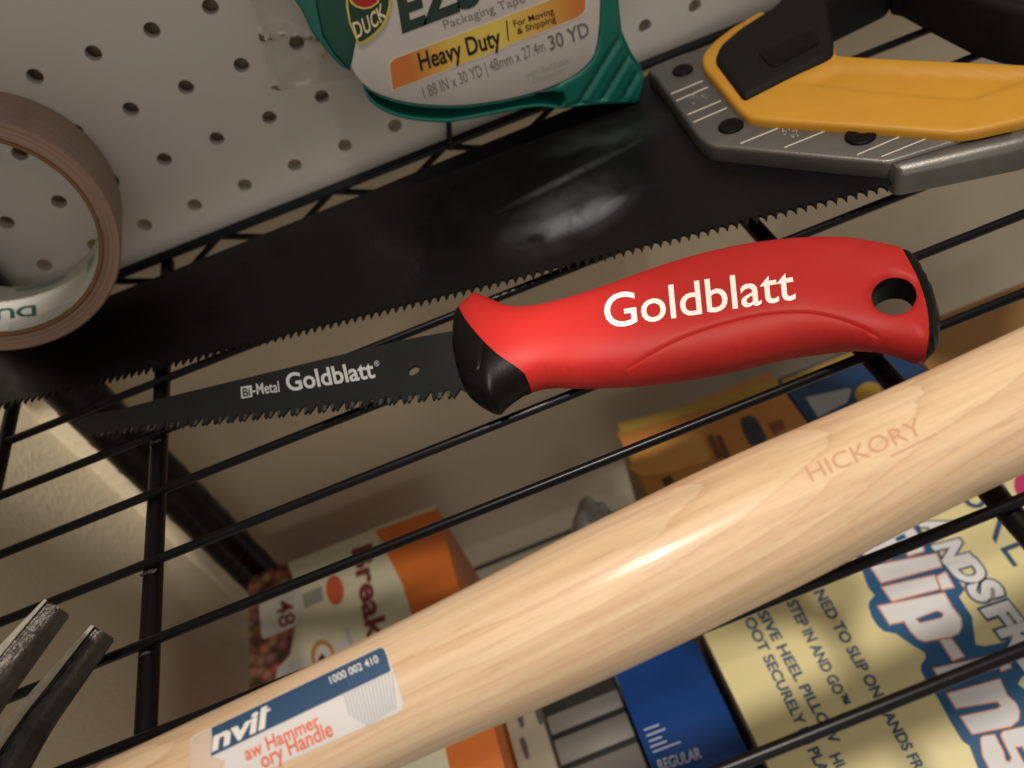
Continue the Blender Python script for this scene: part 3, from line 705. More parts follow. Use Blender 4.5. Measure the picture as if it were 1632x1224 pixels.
for (zt, zr, off) in ((1.24, 1.20, 0), (.40, .40, 1)):
    ctr = np.array([(-5.68, -8.34), (-6.07, -8.75), (-6.42, -9.13), (-6.69, -9.53), (-6.88, -9.95), (-7.0, -10.3)]) if off else np.array([(-5.64, -8.46), (-5.97, -8.80), (-6.31, -9.17), (-6.60, -9.55), (-6.82, -9.95), (-6.98, -10.3)])
    ctr = smooth_open(ctr, 5); n = len(ctr); V, Fc = [], []; cols = 6
    tt = np.gradient(ctr, axis=0); tt /= np.linalg.norm(tt, axis=1)[:, None]; nn = np.stack([-tt[:, 1], tt[:, 0]], 1)
    for i in range(n):
        s = i / (n - 1); hw = .150 + .10 * s; th = .12 + .10 * s; z = zt + (zr - zt) * s ** 1.4
        # section: flat outer side, ground bevel towards the other prong, rounded back
        sec = [(-hw, -th), (-hw, th * .62), (hw * (.12 + .1 * off), th), (hw * .75, th * .55), (hw, th * .05), (hw, -th)]
        for (a, b) in sec: V.append((*(ctr[i] + nn[i] * a), z + b))
    m_ = len(sec)
    for i in range(n - 1):
        for k in range(m_): l = (k + 1) % m_; Fc.append((i * m_ + k, i * m_ + l, (i + 1) * m_ + l, (i + 1) * m_ + k))
    Fc.append(tuple(range(m_ - 1, -1, -1))); Fc.append(tuple((n - 1) * m_ + k for k in range(m_)))
    bm = bmesh.new(); vv = [bm.verts.new(v) for v in V]
    for f in Fc: bm.faces.new([vv[i] for i in f])
    bmesh.ops.recalc_face_normals(bm, faces=bm.faces[:])
    bm.verts.ensure_lookup_table()
    bmesh.ops.bevel(bm, geom=[e for e in bm.edges if e.calc_face_angle(0) > .5], offset=.022, segments=2, affect='EDGES')
    pr_ = bm_obj("claw_prong", bm, M_IRON, ham, 40)
    # ground bevel left bright along the inner edge
    E1 = []
    for i in range(n):
        s = i / (n - 1); hw = .150 + .10 * s; th = .12 + .10 * s; z = zt + (zr - zt) * s ** 1.4
        e = .014; w0 = min(1, .45 + s * 2)
        a0, b0, a1, b1 = -hw, th * .62, hw * (.12 + .1 * off), th + .004
        na = np.array([-(b1 - b0), 0]); 
        q0 = np.array([a0 + (a1 - a0) * (.5 - .48 * w0), b0 + (b1 - b0) * (.5 - .48 * w0)]); q1 = np.array([a0 + (a1 - a0) * (.5 + .48 * w0), b0 + (b1 - b0) * (.5 + .48 * w0)])
        nrm = np.array([-(b1 - b0), (a1 - a0)]); nrm /= np.linalg.norm(nrm)
        for q in (q0 + nrm * e, q1 + nrm * e): E1.append((*(ctr[i] + nn[i] * q[0]), z + q[1]))
    obj("ground_bevel", E1, [(2 * i, 2 * i + 1, 2 * i + 3, 2 * i + 2) for i in range(n - 1)], M_BARE, pr_, 60)
# burnt mark and sticker on the handle
lettering("HICKORY", (1294, 768), (1474, 690), (1281, 744), HS, M_BURN, handle, 0, .004, 8)
decal("burnt_line", [(1418, 727), (1450, 711), (1492, 690), (1494, 691.5), (1452, 713.5), (1420, 729)], HS, M_BURN, handle, .004, 8)
st = decal("sticker", [(304, 1240), (303.5, 1190), (306, 1176), (316, 1169), (339, 1159), (606, 1032), (614, 1034), (619, 1046), (643, 1120), (642, 1130), (634, 1136), (550, 1172), (428, 1226), (400, 1262), (330, 1275)], HS, M_STW, handle, .006, 10, label="torn rectangular paper sticker")
decal("sticker_band", [(338, 1161), (606, 1033.5), (613, 1036), (618, 1048), (623, 1070), (480, 1138), (337, 1206), (339, 1180)], HS, M_STB, st, .010, 10)
decal("glue_residue", [(304, 1240), (304, 1190), (308, 1177), (318, 1170), (337, 1162), (338, 1180), (340, 1206), (360, 1212), (352, 1240), (330, 1270)], HS, M_RESID, st, .0085, 10)
lettering("nvil", (341, 1197), (421, 1161), (345, 1164), HS, M_INK, st, .035, .014, 6)
lettering("™", (423, 1141), (433, 1137), (421, 1133), HS, M_INK, st, .02, .014, 6)
lettering("1000 002 410", (529, 1091), (605, 1056), (525, 1080), HS, M_INK, st, .01, .014, 6)
lettering("aw Hammer", (394, 1212), (511, 1157), (388, 1192), HS, M_STO, st, .016, .011, 6)
lettering("ory Handle", (420, 1224), (532, 1171), (413, 1201), HS, M_STO, st, .016, .011, 6)
for k in range(15):
    t = k / 14; a = np.array([548 + t * 76, 1107 - t * 35.5]); b = a + np.array([18 - 12 * t, 62 - 4 * t]) * (.55 + .45 * min(1, k / 4))
    decal("hatch_line", [a, a + (2.3, -1.1), b + (2.3, -1.1), b], HS, M_STG, st, .0105, 12)
for k in range(13):
    t = k / 12; a = np.array([546 + t * 62, 1063 - t * 29]); b = a + np.array([14, 34])
    decal("hatch_line", [a, a + (1.6, -.8), b + (1.6, -.8), b], HS, M_STBL, st, .0118, 12)

# ------------------------------------------------------------------ tape roll leaning on the pegboard
roll = thing("tape_roll", "roll of brown packing tape with white paper core leaning at the left of the pegboard", "tape", (-6.5, -1.5, .1))
rn = np.array([math.sin(math.radians(10)), -math.cos(math.radians(10)), math.sin(math.radians(10))]); rn /= np.linalg.norm(rn)
r1 = np.cross((0, 0, 1), rn); r1 /= np.linalg.norm(r1); r2 = np.cross(rn, r1)
RC = np.array([-6.676, -2.335, 2.509])
RO, RI, RC0, WID = 1.823, 1.575, 1.56, 1.95
def ringmesh(name, ri, ro, d0, d1, m_, parent, n=96, uv=True):
    prof_ = [(ro, d0), (ro, d1), (ri, d1), (ri, d0)]; V, Fc = [], []
    fine = [(ro - .02, d0 - 0), (ro, d0 + .02), (ro, d1 - .02), (ro - .02, d1), (ri, d1), (ri, d0)]
    for k in range(n):
        a = 2 * math.pi * k / n
        for (r, d) in fine: V.append(RC + (r1 * math.cos(a) + r2 * math.sin(a)) * r - rn * d)
    q = len(fine)
    for k in range(n):
        l = (k + 1) % n
        for j in range(q): Fc.append((k * q + j, k * q + (j + 1) % q, l * q + (j + 1) % q, l * q + j))
    o = obj(name, V, Fc, m_, parent, 40)
    ul = o.data.uv_layers.new(name="UVMap")
    for p in o.data.polygons:
        for li in p.loop_indices:
            vi = o.data.loops[li].vertex_index; k, j = divmod(vi, q); r, d = fine[j]
            a = 2 * math.pi * k / n
            ul.data[li].uv = ((r + d * .8), math.sin(a) * .8)
    return o
wound = ringmesh("wound_tape", RI, RO, 0, WID, M_TAPE, roll)
core = ringmesh("core", RC0 - .055, RI, .012, WID - .01, M_CARD, roll)
V, Fc = [], []
n = 96; rr = RC0 - .06
for k in range(n):
    a = 2 * math.pi * k / n; e = .03 * math.sin(k * 1.7) * math.sin(k * .6)
    for d in (.05 + e * .3, WID - .05): V.append(RC + (r1 * math.cos(a) + r2 * math.sin(a)) * rr - rn * d)
for k in range(n): l = (k + 1) % n; Fc.append((2 * k + 1, 2 * k, 2 * l, 2 * l + 1))
liner = obj("paper_liner", V, Fc, M_CORE, roll, 60)
def on_core(s, a0, per, d0, h, m_, bold=0):
    P_, T_ = text_mesh(s, bold); top = P_[:, 1].max(); V = []
    for (x, y) in P_:
        a = a0 + x * per; d = d0 + y / top * h     # reads upside down from the front: letters stand away from the viewer's edge
        V.append(RC + (r1 * math.cos(a) + r2 * math.sin(a)) * (rr - .006) - rn * d)
    obj("lettering", V, T_, m_, liner)
# green print inside the core: word runs right to left, upside down
def core_ang(px, py):
    d = ray(px, py); o_ = CAM - RC; A_ = np.array([d @ r1, d @ r2]); B_ = np.array([o_ @ r1, o_ @ r2])
    a, b, c = A_ @ A_, 2 * A_ @ B_, B_ @ B_ - rr * rr; D = b * b - 4 * a * c
    t = (-b + math.sqrt(max(D, 0))) / (2 * a); p = o_ + t * d
    return math.atan2(p @ r2, p @ r1), -(p @ rn)
class CoreSurf:
    def at(s, px, py, lift=0):
        a, d = core_ang(px, py); return RC + (r1 * math.cos(a) + r2 * math.sin(a)) * (rr - lift) - rn * d
CS = CoreSurf()
lettering("DU", (56, 487), (-6, 494), (57, 503), CS, M_GPRINT, liner, .03, .006, 4)
for j in range(4):
    a = np.array([14 + 0, 529 - j * 4.5]); b = np.array([100 + j * 6, 500 - j * 7])
    P_, T_ = text_mesh("ilnmo euani tlonrs mnoei lustn", 0)
    mid = (a + b) / 2 + np.array([6, 5])
    XY = []
    for (x, y) in P_:
        u = (x - P_[:, 0].min()) / np.ptp(P_[:, 0]); u = 1 - u
        c = a * (1 - u) ** 2 + 2 * mid * u * (1 - u) + b * u * u; XY.append(c + np.array([.15, 1]) * (y / .7 * 2.6))
    XY, T_ = subdiv(np.array(XY), T_, 5)
    M_SM = mat("small_grey_green_print", (.22, .27, .24), .6)
    put("small_print", XY, T_, CS, .005, M_SM, liner)
decal("small_print", [(24, 460), (50, 457), (80, 449), (104, 438), (106, 442), (82, 455), (50, 463), (26, 465)], CS, mat("smudged_print", (.30, .34, .31), .6), liner, .005, 5)
decal("small_print", [(140, 420), (146, 408), (151, 405), (149, 418), (141, 434), (138, 433)], CS, MATS["smudged_print"], liner, .005, 5)

# ------------------------------------------------------------------ green tape dispenser
disp = thing("tape_dispenser", "green plastic packing tape dispenser with silver label standing against the pegboard", "tape", (1.5, -1, .45))
DY = -1.95; DP = YP(DY)
def dslab(name, pts, d0, d1, m_, bevel=.04, rnd=0, parent=disp, grid=None, top=None, label=None, plane=None):
    """outline traced on the front plane; d0 and d1 are depths behind (-) and in front (+) of it"""
    O = up2(pts, plane or DP)
    if rnd: O = smooth_closed(O, rnd)
    fr = Frame((0, DY, 0), (1, 0, 0), (0, 0, 1))
    return slab(name, O, d0, d1, m_, parent, bevel, (), grid, fr, top, label=label)
lab_edge = [(578, 133), (606, 150.5), (646, 162), (690.6, 167), (740, 167), (799, 159), (850, 147), (893, 131), (922, 114), (942, 94), (950, 74.5), (953.7, 49), (955.7, 20), (954, -20), (935, -110), (880, -210), (790, -270), (690, -270), (600, -220), (545, -130), (532, -40), (540, 40), (556, 100)]
dslab("label", lab_edge, -.06, .03, M_LABEL, .02, 2)
dslab("drum", [(p[0] * .985 + 745 * .015, p[1] * .985) for p in lab_edge], -1.9, -.06, M_DGREEN, .0, 2)
body_pts = [(985, -60), (986, 0), (991, 49), (1006.6, 84), (1022, 106), (1026, 121.6), (1023, 146), (1019, 158), (1012.6, 164), (946, 167), (903, 172.6), (891, 174), (897, 168), (901, 157), (895, 148), (877, 146), (850, 148), (893, 132), (922, 115), (943, 94.5), (951, 74.5), (954.7, 49), (956.7, 20), (955, -60)]
gro = [((989, 55), (922, 165)), ((1006.6, 80), (955, 164)), ((1018, 110), (989, 163))]
def ridg(P):
    z = np.zeros(len(P))
    for a, b in gro:
        L_ = up2([a, b], DP); z -= .05 * np.exp(-(seg_dist(P, L_, False) / .045) ** 2)
        z += .02 * np.exp(-(seg_dist(P, L_ + np.array([.09, .0]), False) / .05) ** 2)
    return z
dslab("foot", body_pts, -1.9, .045, M_GREEN, .05, grid=.055, top=ridg)
rim = smooth_open([(578, 135), (583, 150), (592, 164), (617, 180.5), (654, 191.5), (709, 196), (740, 192), (789, 182.5), (838, 173), (865, 171), (893, 174)], 4)
rin = smooth_open([(581, 136), (587, 149), (596, 161), (620, 176), (656, 186.5), (709, 190.5), (740, 187), (788, 177.5), (838, 168.5), (865, 167), (893, 170)], 4)
dslab("lower_rim", [*rim, *rin[::-1]], -1.9, .0, M_GREEN, .012, grid=.3)
lb = smooth_open([(578, 134), (606, 151.5), (646, 163), (690.6, 168), (740, 168), (799, 160), (850, 148)], 3); lb2 = smooth_open([(580, 139), (607, 155), (646, 166.5), (690.6, 171.5), (740, 171.5), (799, 163.5), (853, 151)], 3)
dslab("label_rim", [*lb, *lb2[::-1]], -.3, .02, M_GREEN, .008, grid=.3)
dslab("side_rim", [(452, -60), (470, 0), (481, 16.5), (497.6, 51.5), (525, 86), (543.5, 105), (557, 112), (530, 82), (514, 55), (507, 20), (504, 0), (500, -60)], -1.9, .05, M_GREEN, .03, grid=.12)
dslab("side_arm", [(500, -60), (504, 0), (507, 20), (514, 55), (530, 82), (557, 112), (562, 95.6), (568, 64), (570, 0), (570, -60)], -1.9, -.02 + .06, M_DGREEN, .03, grid=.12)
LP = YP(DY - .03)
def grad_fn(nt, b, tc, mx):
    sx = nt.nodes.new("ShaderNodeSeparateXYZ"); nt.links.new(tc.outputs["Object"], sx.inputs[0])
    mr = nt.nodes.new("ShaderNodeMapRange"); mr.inputs[1].default_value = LP.at(622, 120)[0] * I; mr.inputs[2].default_value = LP.at(935, 0)[0] * I
    nt.links.new(sx.outputs[0], mr.inputs[0])
    cr = nt.nodes.new("ShaderNodeValToRGB"); e = cr.color_ramp.elements
    e[0].position = .10; e[0].color = (.62, .20, .045, 1); e[1].position = .95; e[1].color = (.62, .22, .05, 1)
    for p, c in ((.32, (.80, .56, .10)), (.55, (.82, .66, .13)), (.72, (.78, .50, .10))):
        q = e.new(p); q.color = (*c, 1)
    nt.links.new(mr.outputs[0], cr.inputs[0]); nt.links.new(cr.outputs[0], b.inputs["Base Color"])
M_BAN = mat("banner_print", (.8, .6, .1), .4, fn=grad_fn)
label = [o for o in disp.children if o.name.startswith("label") and "rim" not in o.name][0]
M_WHP = mat("banner_edge_print", (.74, .68, .58), .4)
decal("banner_edge", [(619, 103), (621, 97), (626, 92), (770, 38), (900, -12), (936, -26), (935, 14), (931, 22), (920, 30), (780, 87), (624.5, 145.5), (622, 130)], LP, M_WHP, label, .004)
decal("banner", [(621.5, 104), (623, 99), (628, 94), (770, 40.5), (900, -9), (933, -22), (932.5, 13), (928.5, 20), (918, 27.5), (779, 84.5), (626.5, 142.5), (624, 128)], LP, M_BAN, label, .007)
lettering("Heavy Duty", (671, 112), (799, 71), (665, 85), LP, M_BLKP, label, .022, .012, ref="H")
decal("divider", [(806, 32.5), (808, 32), (811, 63.5), (809, 64.5)], LP, M_BLKP, label, .012)
lettering("For Moving", (819.5, 42.5), (883, 21), (817, 33), LP, M_BLKP, label, .008, .012, ref="F")
lettering("& Shipping", (825, 54.5), (886, 33), (823, 45), LP, M_BLKP, label, .008, .012, ref="S")
lettering("1.88 IN x 30 YD | 48mm x 27.4m", (677, 157), (870, 81), (671.5, 139), LP, M_GREY, label, -.004, .006, ref="1")
lettering("30 YD", (877, 80), (940, 56), (872, 58), LP, M_GREY, label, .015, .006, ref="3")
lettering("with Refillable", (838, 125), (908, 100), (836, 116), LP, M_LGREY, label, 0, .006, ref="R")
lettering("Dispenser", (850, 132.5), (902, 113), (848, 124.5), LP, M_LGREY, label, 0, .006, ref="D")
lettering("Packaging Tape", (709, 46), (838, 3), (704.5, 33), LP, M_GREY, label, -.006, .006, ref="P")
lettering("EZS", (644, 48.5), (765, 2), (634, -14), LP, M_DKPRINT, label, .045, .006, ref="E")
M_YP = mat("emblem_yellow_print", (.70, .60, .14), .45)
def ell(cx, cy, rx, ry, n=40, rot=0): return [(cx + rx * math.cos(a) * math.cos(rot) - ry * math.sin(a) * math.sin(rot), cy + rx * math.cos(a) * math.sin(rot) + ry * math.sin(a) * math.cos(rot)) for a in np.linspace(0, 2 * math.pi, n, endpoint=False)]
EP = YP(DY - .062)
emb = [(624, -8), (623, 8), (618, 28), (609, 45), (597, 57), (585, 66), (573, 71.5), (569.5, 69), (566, 60), (556, 36), (551, 10), (551, -30), (600, -60), (620, -40)]
em = dslab("emblem", emb, .0, .052, M_YP, .01, plane=DP)
decal("emblem_field", [(620.5, -8), (619.5, 7), (615, 26), (606.5, 42), (595, 54), (584, 62), (573.5, 67.5), (572, 66), (568.5, 58), (559, 35), (555, 10), (555, -30), (600, -56), (617, -38)], EP, M_DKPRINT, em, -.005)
decal("emblem_red_edge", [(556, -2), (560, 6), (568, 12), (580, 15), (592, 13), (603, 5), (607, -6), (600, -30), (560, -30)], EP, M_YP, em, -.0025)
decal("emblem_red", [(559, -4), (562.5, 3.5), (569.5, 9), (580, 12), (591, 10), (600.5, 3.5), (604, -6), (600, -30), (560, -30)], EP, M_REDP, em, .0)
for ch, p0, p1, p2 in (("D", (568, 61), (579.5, 56), (561.5, 37)), ("U", (582, 54.5), (592, 48.5), (576, 30.5)), ("C", (594.5, 46.5), (603.5, 39), (588.5, 23)), ("K", (606.5, 36.5), (616, 26), (599, 15))):
    lettering(ch, p0, p1, p2, EP, M_CREAM, em, .02, .0)

# clear film hanging behind the dispenser
def film():
    V, Fc = [], []; nx, ny = 46, 34
    pl = YP(-.16); cs = [pl.at(x, y) for x, y in ((392, -30), (600, -90), (600, 118), (432, 142))]
    rs = np.random.default_rng(3); folds = [(rs.uniform(0, 1), rs.uniform(0, math.pi), rs.uniform(.02, .07), rs.uniform(.03, .10)) for _ in range(13)]
    for j in range(ny + 1):
        for i in range(nx + 1):
            u, v = i / nx, j / ny
            p = cs[0] * (1 - u) * (1 - v) + cs[1] * u * (1 - v) + cs[2] * u * v + cs[3] * (1 - u) * v
            d = 0
            for (c, a, w_, h) in folds: d += h * math.exp(-abs((u * math.cos(a) + v * math.sin(a)) - c) / w_)
            V.append(p + np.array([0, -d * .8, 0]))
    for j in range(ny):
        for i in range(nx): k = j * (nx + 1) + i; Fc.append((k, k + 1, k + nx + 2, k + nx + 1))
    M = bpy.data.materials.new("clear_film"); M.use_nodes = True; nt = M.node_tree; nt.nodes.clear()
    out = nt.nodes.new("ShaderNodeOutputMaterial"); mix = nt.nodes.new("ShaderNodeMixShader"); tr = nt.nodes.new("ShaderNodeBsdfTransparent"); gl = nt.nodes.new("ShaderNodeBsdfGlossy")
    gl.inputs["Roughness"].default_value = .24; gl.inputs["Color"].default_value = (.9, .88, .85, 1); tr.inputs["Color"].default_value = (.96, .955, .945, 1)
    lw = nt.nodes.new("ShaderNodeLayerWeight"); lw.inputs[0].default_value = .32
    nz = nt.nodes.new("ShaderNodeTexNoise"); nz.inputs["Scale"].default_value = 30; tc = nt.nodes.new("ShaderNodeTexCoord"); nt.links.new(tc.outputs["Object"], nz.inputs["Vector"])
    bp = nt.nodes.new("ShaderNodeBump"); bp.inputs["Strength"].default_value = .5; bp.inputs["Distance"].default_value = .001; nt.links.new(nz.outputs["Fac"], bp.inputs["Height"])
    nt.links.new(bp.outputs[0], gl.inputs["Normal"]); nt.links.new(bp.outputs[0], lw.inputs["Normal"])
    mu = nt.nodes.new("ShaderNodeMath"); mu.operation = 'MULTIPLY'; mu.inputs[1].default_value = 1.1; nt.links.new(lw.outputs["Fresnel"], mu.inputs[0])
    nt.links.new(mu.outputs[0], mix.inputs[0]); nt.links.new(tr.outputs[0], mix.inputs[1]); nt.links.new(gl.outputs[0], mix.inputs[2]); nt.links.new(mix.outputs[0], out.inputs[0])
    o = obj("plastic_film", V, Fc, M, None, 25)
    o['label'] = "crumpled clear plastic film beside the green dispenser, against the pegboard"; o['category'] = "plastic film"
film()

# ------------------------------------------------------------------ boxes on the tier below
LZ = -8.5
def carton(name, label, x0, x1, y0, y1, ztop, m_top, m_side, group="cartons stored under the tools", rot=0):
    r = thing(name, label, "box", ((x0 + x1) / 2, (y0 + y1) / 2, FLOOR_Z), group)
    bm_obj("carton_body", box(x0, x1, y0, y1, FLOOR_Z + .002, ztop - .02, .03), m_side, r, 40)
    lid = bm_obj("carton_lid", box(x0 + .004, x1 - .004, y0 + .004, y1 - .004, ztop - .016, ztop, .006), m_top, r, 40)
    return r, lid
# coffee carton
P_OR = (.60, .150, .025)
M_CB = mat("orange_card", P_OR, .38, var=.06, vscale=25)
M_CC = mat("cream_card", (.60, .575, .42), .5, var=.05, vscale=25)
def bean_fn(nt, b, tc, mx):
    vo = nt.nodes.new("ShaderNodeTexVoronoi"); vo.inputs["Scale"].default_value = 150; nt.links.new(tc.outputs["Object"], vo.inputs["Vector"])
    cr = nt.nodes.new("ShaderNodeValToRGB"); e = cr.color_ramp.elements; e[0].color = (.55, .26, .14, 1); e[1].position = .75; e[1].color = (.07, .018, .012, 1)
    nt.links.new(vo.outputs["Distance"], cr.inputs[0])
    m1 = nt.nodes.new("ShaderNodeMix"); m1.data_type = 'RGBA'; m1.blend_type = 'MULTIPLY'; m1.inputs[0].default_value = .6
    nt.links.new(cr.outputs[0], m1.inputs[6]); nt.links.new(vo.outputs["Color"], m1.inputs[7]); nt.links.new(m1.outputs[2], b.inputs["Base Color"])
M_BEAN = mat("coffee_bean_print", (.2, .08, .04), .45, fn=bean_fn)
M_MAR = mat("maroon_print", (.16, .020, .022), .5); M_TAG = mat("tag_print", (.56, .53, .50), .5)
TP = ZP(LZ)
cof, cl_ = carton("coffee_carton", "cream and orange coffee carton with bean print and the number 48 on top", -8.22, -3.10, -12.2, -1.42, LZ, M_CC, M_CB)
decal("orange_panel", [(598, 846), (610, 868), (622, 893), (642, 932), (655.5, 976), (668, 1020), (690, 1100), (720, 1240), (838, 1350), (804, 1224), (733, 942), (697, 811)], TP, M_CB, cl_, .012)
decal("bean_panel", [(396, 922), (425, 910), (458, 897), (470, 930), (478, 991), (471, 1000), (463, 1043), (443, 1065), (438, 1090), (440, 1150), (398, 1150)], TP, M_BEAN, cl_, .012)
decal("tag", [(413, 964), (473, 938), (478, 950), (478, 991), (471, 999), (421, 1019), (417, 1012)], TP, M_TAG, cl_, .018)
lettering("48", (440, 962), (447, 1002), (465, 953), TP, M_MAR, cl_, .01, .024, ref="4")
lettering("Breakfast", (562, 878), (602, 1105), (592, 868), TP, M_MAR, cl_, .03, .018, ref="B")
decal("seal", ell(534, 941, 14, 24, 28, -.1), TP, mat("seal_orange_print", (.50, .085, .03), .5), cl_, .018)
decal("smear", [(482, 948), (513, 934), (516, 956), (486, 970)], TP, mat("grey_bar_print", (.24, .24, .22), .5), cl_, .018)
decal("cup_ring", ell(515, 1046, 19, 26, 28, -.1), TP, mat("cup_orange_print", (.46, .20, .04), .5), cl_, .018)
decal("cup_inside", ell(516, 1048, 13, 20, 28, -.1), TP, M_TAG, cl_, .024)
decal("cup_coffee", [(508, 1050), (514, 1042), (521, 1050), (520, 1070), (508, 1070)], TP, mat("coffee_print", (.05, .02, .015), .5), cl_, .030)
decal("small_print", [(549, 1002), (556, 1000), (563, 1026), (556, 1028)], TP, M_LGREY, cl_, .018)
decal("pale_panel", [(444, 1066), (480, 1050), (560, 1015), (590, 1100), (440, 1150), (438, 1090)], TP, mat("lavender_grey_print", (.50, .48, .47), .5), cl_, .015)
# ochre snack carton and blue snack carton at the back
M_OC = mat("ochre_card", (.52, .21, .05), .5, var=.08, vscale=22); M_OCS = mat("ochre_side_card", (.34, .20, .045), .5, var=.08, vscale=22)
oc, ol = carton("ochre_carton", "ochre and orange carton with dark oval mark, left of the blue one by the wall", 1.85, 6.05, -5.4, -1.45, LZ, M_OC, M_OCS)
decal("back_strip", [(984, 676), (1174, 625), (1236, 603), (1243, 614), (1180, 638), (990, 692)], TP, mat("ochre_yellow_print", (.42, .27, .05), .5), ol, .010)
decal("pale_band", [(1008, 726), (1110, 690), (1124, 712), (1128, 735), (1024, 760)], TP, mat("pale_orange_print", (.62, .30, .075), .45, var=.08, vscale=25), ol, .012, rnd=2)
for x in (1128, 1141): decal("maroon_bar", [(x, 697), (x + 7, 692), (x + 24, 728), (x + 15, 734)], TP, mat("brown_print", (.15, .055, .025), .5), ol, .016)
decal("dark_oval", [(1180, 672), (1187, 664), (1200, 664), (1208, 672), (1222, 700), (1212, 712), (1200, 712), (1190, 700)], TP, mat("navy_grey_print", (.045, .05, .06), .5, var=.5, vscale=300), ol, .016, rnd=3)
decal("maroon_marks", [(1224, 676), (1246, 668), (1252, 682), (1234, 694)], TP, mat("rust_print", (.24, .075, .035), .5), ol, .014)
decal("small_square", [(1054, 764), (1068, 758), (1075, 768), (1060, 776)], TP, mat("soft_black_print", (.05, .04, .035), .5), ol, .016)
M_BC = mat("navy_card", (.016, .055, .155), .4, var=.08, vscale=25)
bc, bl_ = carton("navy_carton", "navy blue carton with white patch and yellow spot, beside the ochre one by the wall", 6.10, 9.2, -5.6, -1.75, LZ, M_BC, M_BC)
decal("yellow_strip", [(1245, 606), (1395, 545), (1420, 560), (1250, 617)], TP, mat("ochre_yellow_print", (.42, .27, .05), .5), bl_, .012)
decal("white_patch", [(1284, 634), (1352, 619), (1357, 623), (1350, 642), (1304, 666)], TP, mat("grey_white_print", (.40, .40, .41), .5), bl_, .014)
decal("yellow_spot", ell(1384, 627, 22, 17, 24, -.3), TP, mat("ochre_spot_print", (.46, .30, .05), .5), bl_, .014)
bx2, bl2 = carton("tan_carton", "tan carton behind the end of the red grip, right of the navy one", 9.25, 13, -5.8, -1.8, LZ, mat("tan_card", (.40, .20, .07), .5, var=.08, vscale=22), MATS["tan_card"])
# royal blue carton
BZ = -8.9; BP = ZP(BZ)
b0 = BP.at(980, 1075); b1 = BP.at(1100, 1022)
M_RB = mat("royal_blue_card", (.008, .050, .22), .28, var=.06, vscale=25, coat=.2)
rb, rl = carton("blue_carton", "glossy royal blue carton squeezed beside the yellow shoe box", b0[0], b1[0] + .10, -12.6, -6.6, BZ, M_RB, M_RB)
M_BW = mat("pale_print_on_blue", (.45, .48, .55), .5)
lettering("REGULAR", (1052, 1229), (1119, 1208), (1047, 1212), BP, M_BW, rl, .01, .010)
for (x, y, w_) in ((1026, 1163, 24), (1030, 1172, 30), (1034, 1181, 20), (1036, 1190, 26), (1040, 1198, 44)):
    decal("fine_print", [(x, y), (x + w_, y - w_ * .38), (x + w_ + 1, y - w_ * .38 + 2.2), (x + 1, y + 2.2)], BP, M_BW, rl, .010)
# yellow shoe box
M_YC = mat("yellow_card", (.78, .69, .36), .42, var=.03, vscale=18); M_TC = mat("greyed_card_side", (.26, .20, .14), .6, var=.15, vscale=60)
yx = TP.at(1135, 1040)[0]
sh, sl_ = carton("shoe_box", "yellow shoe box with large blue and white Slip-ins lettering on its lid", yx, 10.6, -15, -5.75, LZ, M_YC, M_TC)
M_BLU = mat("blue_print", (.010, .095, .235), .42); M_NAVY = mat("navy_print", (.022, .075, .17), .45); M_ORL = mat("orange_outline_print", (.72, .30, .15), .45); M_WT = mat("bright_white_print", (.74, .74, .76), .4)
decal("blue_splash", [(1358, 876), (1372, 905), (1384, 937), (1394, 949), (1386, 958), (1384, 966), (1389, 983), (1398, 997), (1408, 1006), (1428, 1010), (1452.5, 1027.5), (1474, 1040), (1476, 1048), (1468, 1060), (1468, 1070), (1474, 1081), (1496, 1115), (1517, 1154), (1534.5, 1182), (1545, 1188.6), (1560, 1228), (1640, 1330), (1720, 1290), (1660, 1140), (1640, 1105), (1622, 1090), (1634, 1072), (1660, 1060), (1640, 1010), (1594.6, 1025), (1570, 1030), (1555, 1027.5), (1553, 1013), (1549, 983), (1528.5, 951.5), (1538, 939), (1510, 905), (1497, 880), (1478, 858), (1450, 820), (1400, 800), (1350, 830)], TP, M_BLU, sl_, .008)
def grow(pts, d):
    O = np.array(pts, float); a = np.roll(O, 1, 0); b = np.roll(O, -1, 0)
    t1 = O - a; t2 = b - O; t1 /= np.linalg.norm(t1, axis=1)[:, None]; t2 /= np.linalg.norm(t2, axis=1)[:, None]
    s_ = np.sign((O[:, 0] * b[:, 1] - O[:, 1] * b[:, 0]).sum()); n1 = np.stack([t1[:, 1], -t1[:, 0]], 1) * s_; n2 = np.stack([t2[:, 1], -t2[:, 0]], 1) * s_
    n_ = n1 + n2; n_ /= np.linalg.norm(n_, axis=1)[:, None]; return O + n_ * (d / np.clip((n_ * n1).sum(1), .45, 1))[:, None]
def c4(p): return [(1232 + .2451 * x, 780 + .2451 * y) for x, y in p]
def c8(p): return [(1280 + .2157 * x, 960 + .2157 * y) for x, y in p]
